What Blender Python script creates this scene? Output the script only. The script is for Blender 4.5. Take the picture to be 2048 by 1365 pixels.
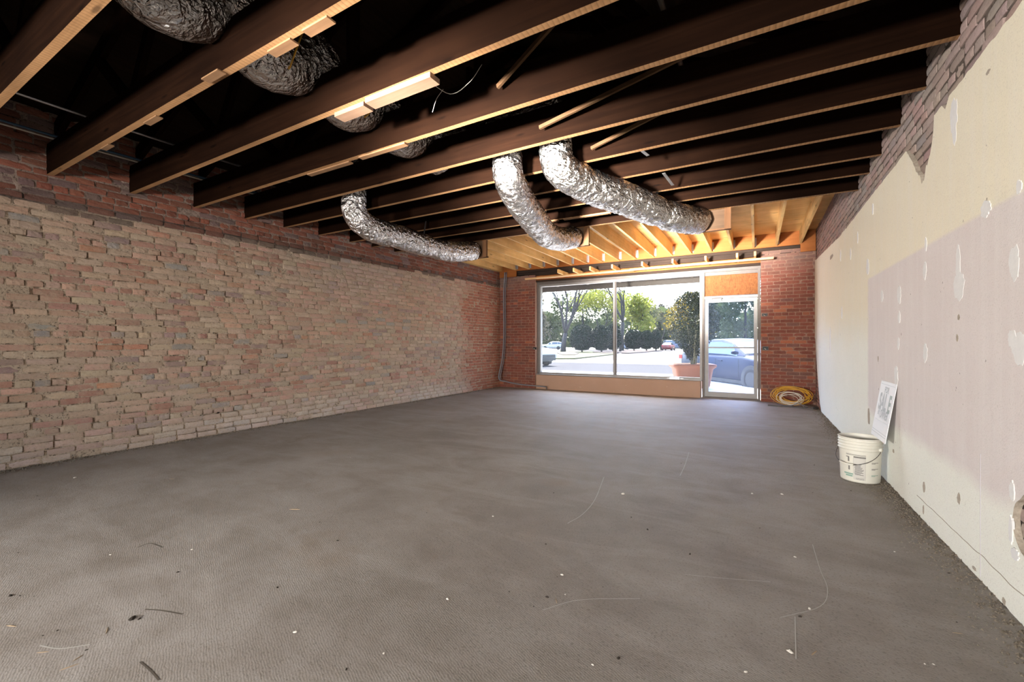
import bpy, math, random
from mathutils import Vector, Matrix, noise

for o in list(bpy.data.objects):
    bpy.data.objects.remove(o, do_unlink=True)
SC = bpy.context.scene
COL = SC.collection
R = math.radians

# ------------------------------------------------------------------ camera
CAMZ = 1.16
YAW = R(29.5)
cam_d = bpy.data.cameras.new('camera')
cam_d.sensor_width = 36.0
cam_d.lens = 865.0 / 2048.0 * 36.0
cam_d.shift_y = 4.5 / 2048.0
cam_d.clip_end = 600
cam = bpy.data.objects.new('camera', cam_d)
COL.objects.link(cam)
cam.location = (0, 0, CAMZ)
cam.rotation_euler = (R(90), 0, YAW)
SC.camera = cam

# ------------------------------------------------------------------ world, sun, exposure
SUN_EL = R(58)
SUN_AZ = R(20)          # sun stands this far left of +Y
world = bpy.data.worlds.new('world')
SC.world = world
world.use_nodes = True
wn = world.node_tree
wn.nodes.clear()
w_out = wn.nodes.new('ShaderNodeOutputWorld')
w_bg = wn.nodes.new('ShaderNodeBackground')
w_sky = wn.nodes.new('ShaderNodeTexSky')
w_sky.sky_type = 'NISHITA'
w_sky.sun_disc = False
w_sky.sun_elevation = SUN_EL
w_sky.sun_rotation = -SUN_AZ
w_sky.air_density = 1.0
w_sky.dust_density = 2.0
w_sky.ozone_density = 1.0
w_bg.inputs['Strength'].default_value = 0.42
wn.links.new(w_sky.outputs[0], w_bg.inputs[0])
wn.links.new(w_bg.outputs[0], w_out.inputs[0])

sun_d = bpy.data.lights.new('sun', 'SUN')
sun_d.energy = 5.0
sun_d.angle = R(1.0)
sun_d.color = (1.0, 0.95, 0.88)
sun = bpy.data.objects.new('sun', sun_d)
COL.objects.link(sun)
to_sun = Vector((-math.sin(SUN_AZ) * math.cos(SUN_EL), math.cos(SUN_AZ) * math.cos(SUN_EL), math.sin(SUN_EL)))
sun.rotation_euler = to_sun.to_track_quat('Z', 'Y').to_euler()
sun.location = (0, 30, 40)

SC.view_settings.view_transform = 'Standard'
SC.view_settings.look = 'None'
SC.view_settings.gamma = 1.0
SC.view_settings.use_curve_mapping = False
SC.view_settings.exposure = 2.4

FILL_W = 27.0  # power of the added fill lights behind the camera
FILL_UP = 54.0  # power of the added fill light aimed up at the front ceiling

# ------------------------------------------------------------------ helpers
def tag(o, label=None, cat=None, group=None, kind=None):
    if label: o['label'] = label
    if cat: o['category'] = cat
    if group: o['group'] = group
    if kind: o['kind'] = kind
    return o

def empty(name, loc=(0, 0, 0), rz=0.0):
    o = bpy.data.objects.new(name, None)
    o.empty_display_size = 0.1
    COL.objects.link(o)
    o.location = loc
    o.rotation_euler = (0, 0, rz)
    return o

class MB:
    """collects faces for one mesh object"""
    def __init__(self):
        self.v = []; self.f = []; self.m = []; self.cols = []
    def add(self, vs, fs, mi=0):
        b = len(self.v)
        self.v += [tuple(p) for p in vs]
        self.f += [tuple(b + i for i in f) for f in fs]
        self.m += [mi] * len(fs)
    def box(self, x0, x1, y0, y1, z0, z1, mi=0, bot=None):
        vs = [(x0,y0,z0),(x1,y0,z0),(x1,y1,z0),(x0,y1,z0),(x0,y0,z1),(x1,y0,z1),(x1,y1,z1),(x0,y1,z1)]
        fs = [(0,3,2,1),(4,5,6,7),(0,1,5,4),(1,2,6,5),(2,3,7,6),(3,0,4,7)]
        self.add(vs, fs, mi)
        if bot is not None: self.m[-6] = bot
    def bar(self, p, q, w, h, up=(0,0,1), mi=0, bot=None):
        """box-section bar from p to q, h along up, w across"""
        p = Vector(p); q = Vector(q); d = (q - p).normalized(); up = Vector(up)
        s = d.cross(up)
        if s.length < 1e-4: s = d.cross(Vector((1,0,0)))
        s.normalize(); t = s.cross(d).normalized()
        vs = []
        for c in (p, q):
            for (a, b) in ((-1,-1),(1,-1),(1,1),(-1,1)):
                vs.append(c + s*(a*w/2) + t*(b*h/2))
        self.add(vs, [(3,2,1,0),(4,5,6,7),(0,1,5,4),(1,2,6,5),(2,3,7,6),(3,0,4,7)], mi)
        if bot is not None: self.m[-4] = bot
    def tube(self, pts, r, n=8, caps=True, mi=0):
        pts = [Vector(p) for p in pts]
        rs = r if isinstance(r, (list, tuple)) else [r]*len(pts)
        b = len(self.v); last = None
        for i, p in enumerate(pts):
            d = (pts[min(i+1, len(pts)-1)] - pts[max(i-1, 0)])
            d = d.normalized() if d.length > 1e-9 else Vector((0,0,1))
            if last is None:
                ref = Vector((0,0,1)) if abs(d.z) < .9 else Vector((1,0,0))
                s = d.cross(ref).normalized()
            else:
                s = (last - d*last.dot(d)).normalized()
            last = s; t = d.cross(s)
            for k in range(n):
                a = 2*math.pi*k/n
                self.v.append(tuple(p + (s*math.cos(a) + t*math.sin(a))*rs[i]))
        for i in range(len(pts)-1):
            for k in range(n):
                k2 = (k+1) % n
                self.f.append((b+i*n+k, b+i*n+k2, b+(i+1)*n+k2, b+(i+1)*n+k)); self.m.append(mi)
        if caps:
            self.f.append(tuple(b+k for k in range(n))[::-1]); self.m.append(mi)
            e = b+(len(pts)-1)*n
            self.f.append(tuple(e+k for k in range(n))); self.m.append(mi)
    def lathe(self, prof, n=32, c=(0,0,0), mi=0):
        b = len(self.v)
        for (r, z) in prof:
            for k in range(n):
                a = 2*math.pi*k/n
                self.v.append((c[0]+r*math.cos(a), c[1]+r*math.sin(a), c[2]+z))
        for i in range(len(prof)-1):
            for k in range(n):
                k2 = (k+1) % n
                self.f.append((b+i*n+k, b+i*n+k2, b+(i+1)*n+k2, b+(i+1)*n+k)); self.m.append(mi)
    def prism(self, poly, axis, a0, a1, mi=0):
        """poly of 2d points extruded along axis ('x','y','z') from a0 to a1"""
        n = len(poly)
        def P(p, a):
            return {'x': (a, p[0], p[1]), 'y': (p[0], a, p[1]), 'z': (p[0], p[1], a)}[axis]
        vs = [P(p, a0) for p in poly] + [P(p, a1) for p in poly]
        fs = [tuple(range(n))[::-1], tuple(range(n, 2*n))]
        for i in range(n):
            j = (i+1) % n
            fs.append((i, j, n+j, n+i))
        self.add(vs, fs, mi)
    def mesh(self, name, mats, smooth=False):
        me = bpy.data.meshes.new(name)
        me.from_pydata(self.v, [], self.f)
        if not isinstance(mats, (list, tuple)): mats = [mats]
        for m in mats: me.materials.append(m)
        if len(mats) > 1: me.polygons.foreach_set('material_index', self.m)
        if smooth: me.polygons.foreach_set('use_smooth', [True]*len(me.polygons))
        me.update()
        return me
    def build(self, name, mats, parent=None, smooth=False, loc=None):
        o = bpy.data.objects.new(name, self.mesh(name, mats, smooth))
        COL.objects.link(o)
        if parent is not None: o.parent = parent
        if loc is not None: o.location = loc
        return o

def fix_normals(o):
    import bmesh
    bm = bmesh.new(); bm.from_mesh(o.data)
    bmesh.ops.recalc_face_normals(bm, faces=bm.faces)
    bm.to_mesh(o.data); bm.free()
    return o

def copy_tree(o, parent=None):
    c = o.copy(); COL.objects.link(c); c.parent = parent
    for ch in list(o.children): copy_tree(ch, c)
    return c

def spline(pts, n):
    """Catmull-Rom through pts, n steps per span"""
    P = [Vector(p) for p in pts]
    P = [P[0]*2 - P[1]] + P + [P[-1]*2 - P[-2]]
    out = []
    for i in range(1, len(P)-2):
        for k in range(n):
            t = k/n
            a, b, c, d = P[i-1], P[i], P[i+1], P[i+2]
            out.append(0.5*((2*b) + (c-a)*t + (2*a-5*b+4*c-d)*t*t + (3*b-a-3*c+d)*t**3))
    out.append(P[-2].copy())
    return out

def nz(x, y, z=0.0):
    return noise.noise(Vector((x, y, z)))

# ------------------------------------------------------------------ materials
class NT:
    def __init__(self, name):
        self.m = bpy.data.materials.new(name); self.m.use_nodes = True
        self.t = self.m.node_tree; self.t.nodes.clear()
        self.out = self.n('ShaderNodeOutputMaterial')
    def n(self, typ, **kw):
        nd = self.t.nodes.new(typ)
        for k, v in kw.items():
            if hasattr(nd, k): setattr(nd, k, v)
        return nd
    def l(self, a, b): self.t.links.new(a, b)
    def set(self, sock, val):
        if hasattr(val, 'is_output') or isinstance(val, bpy.types.NodeSocket): self.l(val, sock)
        else: sock.default_value = val
    def pos(self):
        return self.n('ShaderNodeNewGeometry').outputs['Position']
    def obj(self):
        return self.n('ShaderNodeTexCoord').outputs['Object']
    def mapping(self, vec, scale=(1,1,1), loc=(0,0,0), rot=(0,0,0)):
        m = self.n('ShaderNodeMapping'); self.l(vec, m.inputs[0])
        m.inputs['Scale'].default_value = scale; m.inputs['Location'].default_value = loc
        m.inputs['Rotation'].default_value = rot
        return m.outputs[0]
    def noise(self, vec, scale, detail=4, rough=.55, dist=0):
        t = self.n('ShaderNodeTexNoise'); self.l(vec, t.inputs['Vector'])
        t.inputs['Scale'].default_value = scale; t.inputs['Detail'].default_value = detail
        t.inputs['Roughness'].default_value = rough; t.inputs['Distortion'].default_value = dist
        return t.outputs[0]
    def wave(self, vec, scale, dist=2, detail=2, dscale=1, axis='X'):
        t = self.n('ShaderNodeTexWave'); t.bands_direction = axis; self.l(vec, t.inputs['Vector'])
        t.inputs['Scale'].default_value = scale; t.inputs['Distortion'].default_value = dist
        t.inputs['Detail'].default_value = detail; t.inputs['Detail Scale'].default_value = dscale
        return t.outputs['Fac']
    def voro(self, vec, scale, feature='F1'):
        t = self.n('ShaderNodeTexVoronoi'); t.feature = feature; self.l(vec, t.inputs['Vector'])
        t.inputs['Scale'].default_value = scale
        return t.outputs['Distance']
    def ramp(self, fac, stops, interp='LINEAR'):
        r = self.n('ShaderNodeValToRGB'); self.l(fac, r.inputs[0]); r.color_ramp.interpolation = interp
        e = r.color_ramp.elements
        e[0].position, e[0].color = stops[0][0], C4(stops[0][1])
        e[1].position, e[1].color = stops[-1][0], C4(stops[-1][1])
        for p, c in stops[1:-1]:
            k = e.new(p); k.color = C4(c)
        return r.outputs[0]
    def mix(self, fac, a, b, mode='MIX'):
        m = self.n('ShaderNodeMix'); m.data_type = 'RGBA'; m.blend_type = mode
        self.set(m.inputs[0], fac)
        self.set(m.inputs[6], a if isinstance(a, bpy.types.NodeSocket) else C4(a))
        self.set(m.inputs[7], b if isinstance(b, bpy.types.NodeSocket) else C4(b))
        return m.outputs[2]
    def math(self, op, a, b=0.0, clamp=False):
        m = self.n('ShaderNodeMath'); m.operation = op; m.use_clamp = clamp
        self.set(m.inputs[0], a); self.set(m.inputs[1], b)
        return m.outputs[0]
    def sep(self, vec):
        s = self.n('ShaderNodeSeparateXYZ'); self.l(vec, s.inputs[0]); return s.outputs
    def bump(self, h, strength=.3, dist=.01):
        b = self.n('ShaderNodeBump'); self.l(h, b.inputs['Height'])
        b.inputs['Strength'].default_value = strength; b.inputs['Distance'].default_value = dist
        return b.outputs[0]
    def bsdf(self, color, rough=.8, metal=0.0, normal=None, spec=.3, **kw):
        b = self.n('ShaderNodeBsdfPrincipled')
        self.set(b.inputs['Base Color'], color if isinstance(color, bpy.types.NodeSocket) else C4(color))
        self.set(b.inputs['Roughness'], rough); self.set(b.inputs['Metallic'], metal)
        b.inputs['Specular IOR Level'].default_value = spec
        if normal is not None: self.l(normal, b.inputs['Normal'])
        for k, v in kw.items(): self.set(b.inputs[k], v)
        return b.outputs[0]
    def done(self, shader):
        self.l(shader, self.out.inputs[0]); return self.m

def C4(c):
    if isinstance(c, (int, float)): return (c, c, c, 1)
    return (c[0], c[1], c[2], 1.0)

def plain(name, color, rough=.6, metal=0.0, spec=.3, var=.12, scale=12, bump=0.0):
    t = NT(name); p = t.obj()
    n = t.noise(p, scale, 4)
    c = t.mix(n, [q*(1-var) for q in color], [min(1, q*(1+var)) for q in color])
    nm = t.bump(n, bump, .01) if bump else None
    return t.done(t.bsdf(c, rough, metal, nm, spec))

M = {}

def brick_mat(name, joined, wash, wash_amt, rough_amt):
    t = NT(name); p = t.pos()
    if joined:
        a = t.n('ShaderNodeVertexColor'); a.layer_name = 'Col'; base = a.outputs[0]; wa = a.outputs[1]
    else:
        oi = t.n('ShaderNodeObjectInfo'); base = oi.outputs['Color']; wa = oi.outputs['Alpha']
    n1 = t.noise(p, 9, 6, .65)
    n2 = t.noise(p, 60, 5, .7)
    n3 = t.noise(p, 220, 2, .6)
    k = t.ramp(n1, [(.42, 0), (.68, 1)])
    k2 = t.math('MULTIPLY', t.math('MULTIPLY', k, wa), wash_amt)
    c = t.mix(k2, base, wash)
    c = t.mix(t.ramp(n2, [(.28, .45), (.48, 0)]), c, (.10, .075, .06))
    c = t.mix(.12, c, t.mix(n3, c, (.5, .42, .35)), 'MIX')
    h = t.math('ADD', t.math('MULTIPLY', n2, .7), t.math('MULTIPLY', n3, .3))
    return t.done(t.bsdf(c, .92, 0, t.bump(h, rough_amt, .012), .15))

WASH_L = (.40, .305, .225)
WASH_F = (.36, .20, .15)
WASH_R = (.30, .24, .21)
M['brick_left'] = brick_mat('brick_left', False, WASH_L, .72, .7)
M['brick_left_j'] = brick_mat('brick_left_joined', True, WASH_L, .72, .7)
M['brick_front'] = brick_mat('brick_front', False, WASH_F, .15, .3)
M['brick_front_j'] = brick_mat('brick_front_joined', True, WASH_F, .15, .3)
M['brick_right'] = brick_mat('brick_right', False, WASH_R, .5, .5)
M['brick_right_j'] = brick_mat('brick_right_joined', True, WASH_R, .5, .5)

def mortar_mat(name, c1, c2, dark, bump):
    t = NT(name); p = t.pos()
    n1 = t.noise(p, 3, 6, .6); n2 = t.noise(p, 55, 6, .7)
    c = t.mix(n1, c1, c2)
    c = t.mix(t.ramp(n2, [(.32, .85), (.5, 0)]), c, dark)
    return t.done(t.bsdf(c, .95, 0, t.bump(n2, bump, .02), .1))
t = NT('mortar_left'); p = t.pos(); sp_ = t.sep(p)
n1 = t.noise(p, 3, 6, .6); n2 = t.noise(p, 55, 6, .7)
c = t.mix(n1, (.36, .275, .20), (.45, .36, .28))
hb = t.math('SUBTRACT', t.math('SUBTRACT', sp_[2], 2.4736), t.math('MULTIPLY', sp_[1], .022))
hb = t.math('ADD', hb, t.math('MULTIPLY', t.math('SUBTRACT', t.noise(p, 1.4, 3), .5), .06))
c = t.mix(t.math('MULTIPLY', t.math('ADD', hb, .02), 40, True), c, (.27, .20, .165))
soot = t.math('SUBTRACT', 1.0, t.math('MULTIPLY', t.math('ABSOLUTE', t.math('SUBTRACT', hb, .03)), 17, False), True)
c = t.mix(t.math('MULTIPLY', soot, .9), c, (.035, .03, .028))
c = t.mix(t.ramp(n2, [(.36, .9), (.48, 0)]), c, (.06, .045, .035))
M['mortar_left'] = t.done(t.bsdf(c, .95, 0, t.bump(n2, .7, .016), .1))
M['mortar_front'] = mortar_mat('mortar_front', (.23, .135, .10), (.30, .185, .14), (.12, .065, .05), .5)
M['mortar_right'] = mortar_mat('mortar_right', (.115, .09, .075), (.17, .135, .115), (.04, .03, .025), .8)

# concrete floor: broomed, stained
t = NT('concrete_floor'); p = t.pos()
big = t.noise(p, .35, 5, .6, .4); mid = t.noise(p, 2.2, 7, .65, .3); fine = t.noise(p, 90, 4, .7)
swirl = t.mapping(p, (1, 1, 1), rot=(0, 0, R(24)))
broom = t.wave(swirl, 34, 7.0, 4, .6, 'Y')
drag = t.noise(t.mapping(p, (.7, 2.2, 1), rot=(0, 0, R(-22))), 1.1, 8, .7, 1.2)
c = t.mix(t.ramp(big, [(.3, 0), (.7, 1)]), (.20, .174, .148), (.325, .302, .28))
c = t.mix(t.ramp(mid, [(.33, .7), (.60, 0)]), c, (.18, .153, .127))
c = t.mix(t.ramp(drag, [(.46, 0), (.72, .45)]), c, (.38, .355, .33))
c = t.mix(t.ramp(fine, [(.30, .65), (.46, 0)]), c, (.10, .085, .07))
c = t.mix(t.ramp(t.noise(p, 1.1, 3, .5), [(.62, 0), (.72, .35)]), c, (.22, .16, .11))
h = t.math('ADD', t.math('MULTIPLY', broom, .05), t.math('ADD', t.math('MULTIPLY', fine, .35), t.math('MULTIPLY', mid, .8)))
rg = t.math('ADD', t.math('MULTIPLY', mid, .25), .58)
M['floor'] = t.done(t.bsdf(c, rg, 0, t.bump(h, .38, .012), .2))

# plaster of the right wall: cream paint, a lilac-grey field, dirt specks
t = NT('wall_plaster'); p = t.pos(); s = t.sep(p)
n1 = t.noise(p, 1.6, 5, .6); n2 = t.noise(p, 14, 6, .65)
nv = t.noise(t.mapping(p, (6, 9, .5)), 1.2, 5, .6)
wob = t.math('MULTIPLY', t.math('SUBTRACT', t.noise(p, 1.1, 3, .5), .5), .30)
zz = t.math('ADD', s[2], wob)
zmask = t.math('MULTIPLY', t.math('SUBTRACT', 1.80, s[2]), 40, True)
zmask = t.math('MULTIPLY', zmask, t.math('MULTIPLY', t.math('SUBTRACT', zz, .44), 11, True))
yy = t.math('ADD', s[1], t.math('MULTIPLY', t.math('SUBTRACT', n2, .5), .12))
ymask = t.math('MULTIPLY', t.math('SUBTRACT', 5.45, yy), 12, True)
lil = t.math('MULTIPLY', zmask, ymask)
up = t.mix(n1, (.70, .645, .50), (.76, .705, .57))
low = t.mix(n1, (.71, .71, .63), (.78, .78, .72))
lm = t.math('MULTIPLY', t.math('SUBTRACT', 1.55, zz), 2.2, True)
cream = t.mix(lm, up, low)
c = t.mix(lil, cream, t.mix(n1, (.61, .55, .53), (.67, .615, .60)))
c = t.mix(t.ramp(nv, [(.45, 0), (.8, .35)]), c, (.74, .72, .69))
sp = t.noise(t.mapping(p, (1, 1, .8)), 26, 3, .6)
c = t.mix(t.ramp(sp, [(.715, 0), (.745, .8)]), c, (.16, .13, .11))
c = t.mix(t.ramp(t.noise(p, 150, 3, .7), [(.3, .4), (.45, 0)]), c, (.36, .32, .28))
M['plaster'] = t.done(t.bsdf(c, .85, 0, t.bump(t.math('ADD', n2, t.noise(p, 140, 3, .7)), .22, .006), .2))
M['spackle'] = plain('spackle_white', (.68, .67, .66), .8, var=.08, scale=30, bump=.15)
M['seam'] = plain('plaster_seam', (.50, .47, .50), .9)
M['plaster_edge'] = plain('plaster_broken_edge', (.36, .31, .25), .95, var=.4, scale=60, bump=.6)

def wood(name, c1, c2, axis, rough=.75, grain=1.0, knots=True, bump=.25, lath=False, spec=.2):
    t = NT(name); p = t.pos()
    sc = {'X': (1.2, 26, 26), 'Y': (26, 1.2, 26), 'Z': (26, 26, 1.2)}[axis]
    g = t.noise(t.mapping(p, sc), 1.0*grain, 6, .6, .6)
    n = t.noise(p, 2.0, 4, .6)
    c = t.mix(t.ramp(g, [(.3, 0), (.72, 1)]), c1, c2)
    c = t.mix(t.ramp(n, [(.35, .4), (.6, 0)]), c, [q*.55 for q in c1])
    if knots:
        ks = {'X': (1.6, 7, 7), 'Y': (7, 1.6, 7), 'Z': (7, 7, 1.6)}[axis]
        k = t.voro(t.mapping(p, ks), 1.2)
        c = t.mix(t.ramp(k, [(.06, .8), (.13, 0)]), c, [q*.3 for q in c1])
    h = g
    if lath:
        w = t.wave(p, 10.5, .6, 2, 3, 'X')
        c = t.mix(t.ramp(w, [(.0, .45), (.3, 0)]), c, [q*.5 for q in c1])
        h = t.math('ADD', g, w)
    return t.done(t.bsdf(c, rough, 0, t.bump(h, bump, .006), spec))
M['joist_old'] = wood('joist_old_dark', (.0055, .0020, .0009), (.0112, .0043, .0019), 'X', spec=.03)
M['lath_dim'] = wood('lath_dim', (.07, .038, .02), (.12, .068, .036), 'X', spec=.05)
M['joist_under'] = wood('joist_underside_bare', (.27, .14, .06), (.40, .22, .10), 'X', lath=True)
M['joist_scrap'] = wood('lath_scrap', (.16, .085, .042), (.25, .14, .072), 'X')
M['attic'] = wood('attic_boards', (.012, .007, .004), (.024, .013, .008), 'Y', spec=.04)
M['pine_y'] = wood('new_pine', (.68, .40, .14), (.84, .55, .24), 'Y', rough=.6, bump=.1)
M['pine_x'] = wood('pine_strip', (.55, .33, .15), (.72, .48, .25), 'X', rough=.6, bump=.1)
M['pine_z'] = wood('pine_post', (.10, .045, .018), (.15, .07, .03), 'Z', rough=.7, bump=.1)
M['pine_pale'] = wood('pine_scrap_pale', (.17, .10, .065), (.235, .15, .098), 'X', rough=.7, bump=.1)
M['plywood'] = wood('plywood_sheathing', (.76, .46, .16), (.90, .62, .27), 'X', rough=.65, grain=.7, bump=.12)
M['box_ply'] = wood('duct_box_board', (.07, .04, .022), (.12, .07, .04), 'X')
M['lintel'] = wood('dark_lintel', (.022, .014, .010), (.05, .031, .022), 'X', rough=.8)
M['header_ply'] = wood('header_plywood', (.27, .085, .018), (.36, .125, .032), 'X', rough=.7, knots=False)
# oriented strand board
t = NT('strand_board'); p = t.pos()
v1 = t.noise(t.mapping(p, (30, 30, 9), rot=(0, R(35), 0)), 1, 4, .6, 1.5); v2 = t.noise(t.mapping(p, (9, 30, 30), rot=(0, R(25), 0)), 1, 4, .6, 1.5)
c = t.mix(t.ramp(v1, [(.35, 0), (.65, 1)]), (.155, .048, .012), (.24, .09, .024))
c = t.mix(t.ramp(v2, [(.55, 0), (.75, .6)]), c, (.30, .125, .037))
c = t.mix(t.ramp(v2, [(.25, .6), (.4, 0)]), c, (.11, .035, .011))
M['osb'] = t.done(t.bsdf(c, .7, 0, t.bump(v1, .15, .004), .25))

# crumpled foil
t = NT('duct_foil'); p = t.obj()
n1 = t.noise(p, 16, 6, .7, 1.2); n2 = t.noise(p, 60, 4, .6, .6)
wv = t.n('ShaderNodeVectorMath'); wv.operation = 'ADD'; t.l(p, wv.inputs[0])
nc = t.n('ShaderNodeTexNoise'); t.l(p, nc.inputs['Vector']); nc.inputs['Scale'].default_value = 9; nc.inputs['Detail'].default_value = 3
sv = t.n('ShaderNodeVectorMath'); sv.operation = 'SCALE'; t.l(nc.outputs['Color'], sv.inputs[0]); sv.inputs['Scale'].default_value = .16
t.l(sv.outputs[0], wv.inputs[1])
vo = t.voro(wv.outputs[0], 17); vo2 = t.voro(wv.outputs[0], 48)
h = t.math('ADD', t.math('ADD', t.math('MULTIPLY', vo, 1.2), t.math('MULTIPLY', vo2, .45)), t.math('MULTIPLY', n1, .5))
c = t.mix(t.noise(p, 4, 3), (.60, .585, .57), (.74, .73, .72))
M['foil'] = t.done(t.bsdf(c, t.math('ADD', t.math('MULTIPLY', n2, .2), .13), 1.0, t.bump(h, .7, .035), .5))
M['foil_ink'] = plain('foil_print', (.05, .045, .045), .6)

M['alu'] = plain('storefront_aluminium', (.24, .23, .225), .5, .35, .35, .12, 30, .05)
M['alu_dull'] = plain('storefront_aluminium_dull', (.14, .12, .11), .6, .2, .3, .2, 18, .1)
M['steel'] = plain('galvanised_steel', (.45, .45, .46), .35, .9, .5, .15, 40)
M['dark_metal'] = plain('dark_steel', (.05, .045, .045), .5, .6, .4)
M['conduit_grey'] = plain('grey_pvc_conduit', (.16, .16, .18), .5, 0, .4)
M['cable_blue'] = plain('blue_cable', (.05, .10, .16), .4)
M['black'] = plain('black_plastic', (.012, .012, .013), .45)
M['kick'] = None
t = NT('sill_wall_paint'); p = t.pos()
n1 = t.noise(p, 2.5, 5, .6); n2 = t.noise(p, 9, 6, .7, .5)
c = t.mix(n1, (.36, .23, .165), (.44, .29, .215))
c = t.mix(t.ramp(n2, [(.66, 0), (.72, .8)]), c, (.62, .48, .38))
c = t.mix(t.ramp(n2, [(.27, .7), (.34, 0)]), c, (.18, .10, .06))
M['kick'] = t.done(t.bsdf(c, .85, 0, t.bump(n2, .3, .006), .2))

def glass_mat(name, dust, tint, streaky):
    t = NT(name); p = t.pos()
    tr = t.n('ShaderNodeBsdfTransparent'); tr.inputs[0].default_value = C4(tint)
    ts = t.n('ShaderNodeBsdfTranslucent'); ts.inputs[0].default_value = (.85, .87, .9, 1)
    n = t.noise(t.mapping(p, (1, 1, .35)), streaky, 5, .6)
    n2 = t.noise(p, 45, 3, .6)
    f = t.math('MULTIPLY', t.math('ADD', t.ramp(n, [(.3, .35), (.75, 1)]), t.math('MULTIPLY', n2, .25)), dust)
    m2 = t.n('ShaderNodeMixShader'); t.l(f, m2.inputs[0]); t.l(tr.outputs[0], m2.inputs[1]); t.l(ts.outputs[0], m2.inputs[2])
    return t.done(m2.outputs[0])
M['glass'] = glass_mat('window_glass_dusty', .013, (.97, .98, .98), 1.5)
M['door_glass'] = glass_mat('door_glass_hazy', .026, (.80, .87, 1.0), 4)

M['white_plastic'] = plain('bucket_plastic', (.62, .60, .53), .45, 0, .4, .06, 20)
M['print_grey'] = plain('bucket_print_grey', (.16, .15, .14), .6, var=.4, scale=140)
M['print_green'] = plain('bucket_print_green', (.22, .34, .28), .6)
M['print_tan'] = plain('bucket_grip_tan', (.55, .45, .28), .6)
M['label_pale'] = plain('bucket_label_pale', (.52, .50, .46), .6, var=.1)
M['sign_white'] = plain('sign_board', (.80, .80, .82), .5, 0, .4, .03, 8)
M['sign_ink'] = plain('sign_lettering', (.46, .48, .50), .6, var=.1)
M['sign_ink_dark'] = plain('sign_lettering_green', (.38, .43, .42), .6, var=.1)
M['wire_yellow'] = plain('yellow_cable', (.55, .30, .035), .45, 0, .4)
M['wire_white'] = plain('white_cable', (.60, .55, .47), .45, 0, .4)
M['debris_dark'] = plain('debris_dark', (.035, .028, .022), .9)
M['debris_white'] = plain('debris_plaster', (.58, .55, .50), .9)
M['debris_wood'] = plain('debris_splinter', (.30, .22, .14), .9)
M['rubble'] = plain('wall_foot_rubble', (.15, .125, .095), .95, var=.6, scale=60, bump=.6)
M['scratch'] = plain('floor_scratch', (.42, .40, .37), .9)
M['crack'] = plain('floor_crack', (.09, .075, .06), .95)

# outdoors
M['asphalt'] = plain('lot_asphalt', (.085, .078, .075), .9, var=.12, scale=.4, spec=0.0)
M['apron'] = plain('concrete_apron', (.20, .19, .18), .9, var=.06, scale=.3, spec=0.0)
M['walk'] = plain('sidewalk_concrete', (.55, .53, .50), .9, var=.06, scale=2, spec=0.0)
M['road'] = plain('road_surface', (.052, .051, .053), .9, var=.08, scale=.5, spec=0.0)
M['grass'] = plain('lawn_grass', (.04, .04, .008), .95, var=.35, scale=1.5, bump=.4)
M['mulch'] = plain('pine_straw_mulch', (.06, .04, .03), .95, var=.5, scale=3, bump=.4)
M['dirt'] = plain('far_ground', (.26, .24, .20), .95, var=.2, scale=.1, spec=0.0)
M['bark'] = plain('bark_grey', (.04, .033, .03), .9, var=.35, scale=4, bump=.4)
M['bark_dark'] = plain('bark_dark', (.025, .021, .019), .9, var=.35, scale=4, bump=.4)
M['stem'] = plain('shrub_stems', (.16, .15, .09), .9, var=.3, scale=15)

def leaf_mat(name, c1, c2, c3, trans=.45, rough=.5):
    t = NT(name)
    g = t.n('ShaderNodeNewGeometry'); r = g.outputs['Random Per Island']
    c = t.ramp(r, [(0, c1), (.55, c2), (1, c3)])
    b = t.bsdf(c, rough, 0, None, .08)
    tl = t.n('ShaderNodeBsdfTranslucent'); t.l(t.mix(.5, c, [min(1, q*1.3) for q in c2]), tl.inputs[0])
    m = t.n('ShaderNodeMixShader'); m.inputs[0].default_value = trans
    t.l(b, m.inputs[1]); t.l(tl.outputs[0], m.inputs[2])
    return t.done(m.outputs[0])
M['leaf_spring'] = leaf_mat('leaf_spring_green', (.075, .095, .018), (.135, .150, .026), (.20, .19, .045), .55)
M['leaf_bud'] = leaf_mat('leaf_sparse_buds', (0.051, 0.051, 0.019), (0.070, 0.066, 0.025), (0.088, 0.070, 0.035), .5)
M['leaf_holly'] = leaf_mat('leaf_evergreen_dark', (0.005, 0.010, 0.005), (0.009, 0.015, 0.007), (0.017, 0.023, 0.009), .25, .35)
M['leaf_pot'] = leaf_mat('leaf_pot_shrub', (0.005, 0.007, 0.003), (0.009, 0.013, 0.005), (0.025, 0.026, 0.009), .4, .4)
M['leaf_yellow'] = leaf_mat('leaf_pot_yellow', (0.084, 0.075, 0.011), (0.121, 0.095, 0.011), (0.130, 0.075, 0.011), .5, .4)
M['leaf_far'] = leaf_mat('leaf_far_woods', (0.035, 0.049, 0.021), (0.049, 0.062, 0.025), (0.070, 0.079, 0.035), .4)
M['leaf_far_grey'] = leaf_mat('leaf_far_greyish', (0.055, 0.052, 0.041), (0.067, 0.064, 0.046), (0.077, 0.070, 0.055), .4)
M['terracotta'] = plain('planter_terracotta', (.16, .062, .036), .75, var=.12, scale=6, bump=.1)
M['soil'] = plain('planter_soil', (.035, .025, .02), .95, var=.4, scale=20, bump=.5)
M['paint_blue'] = plain('car_paint_blue', (.008, .013, .030), .5, .0, .12, .04, 2)
M['paint_white'] = plain('car_paint_white', (.30, .30, .31), .3, 0, .5, .02, 2)
M['paint_silver'] = plain('car_paint_silver', (.15, .16, .19), .3, .4, .5, .02, 2)
M['paint_red'] = plain('car_paint_red', (.12, .012, .012), .3, 0, .5, .02, 2)
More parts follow.
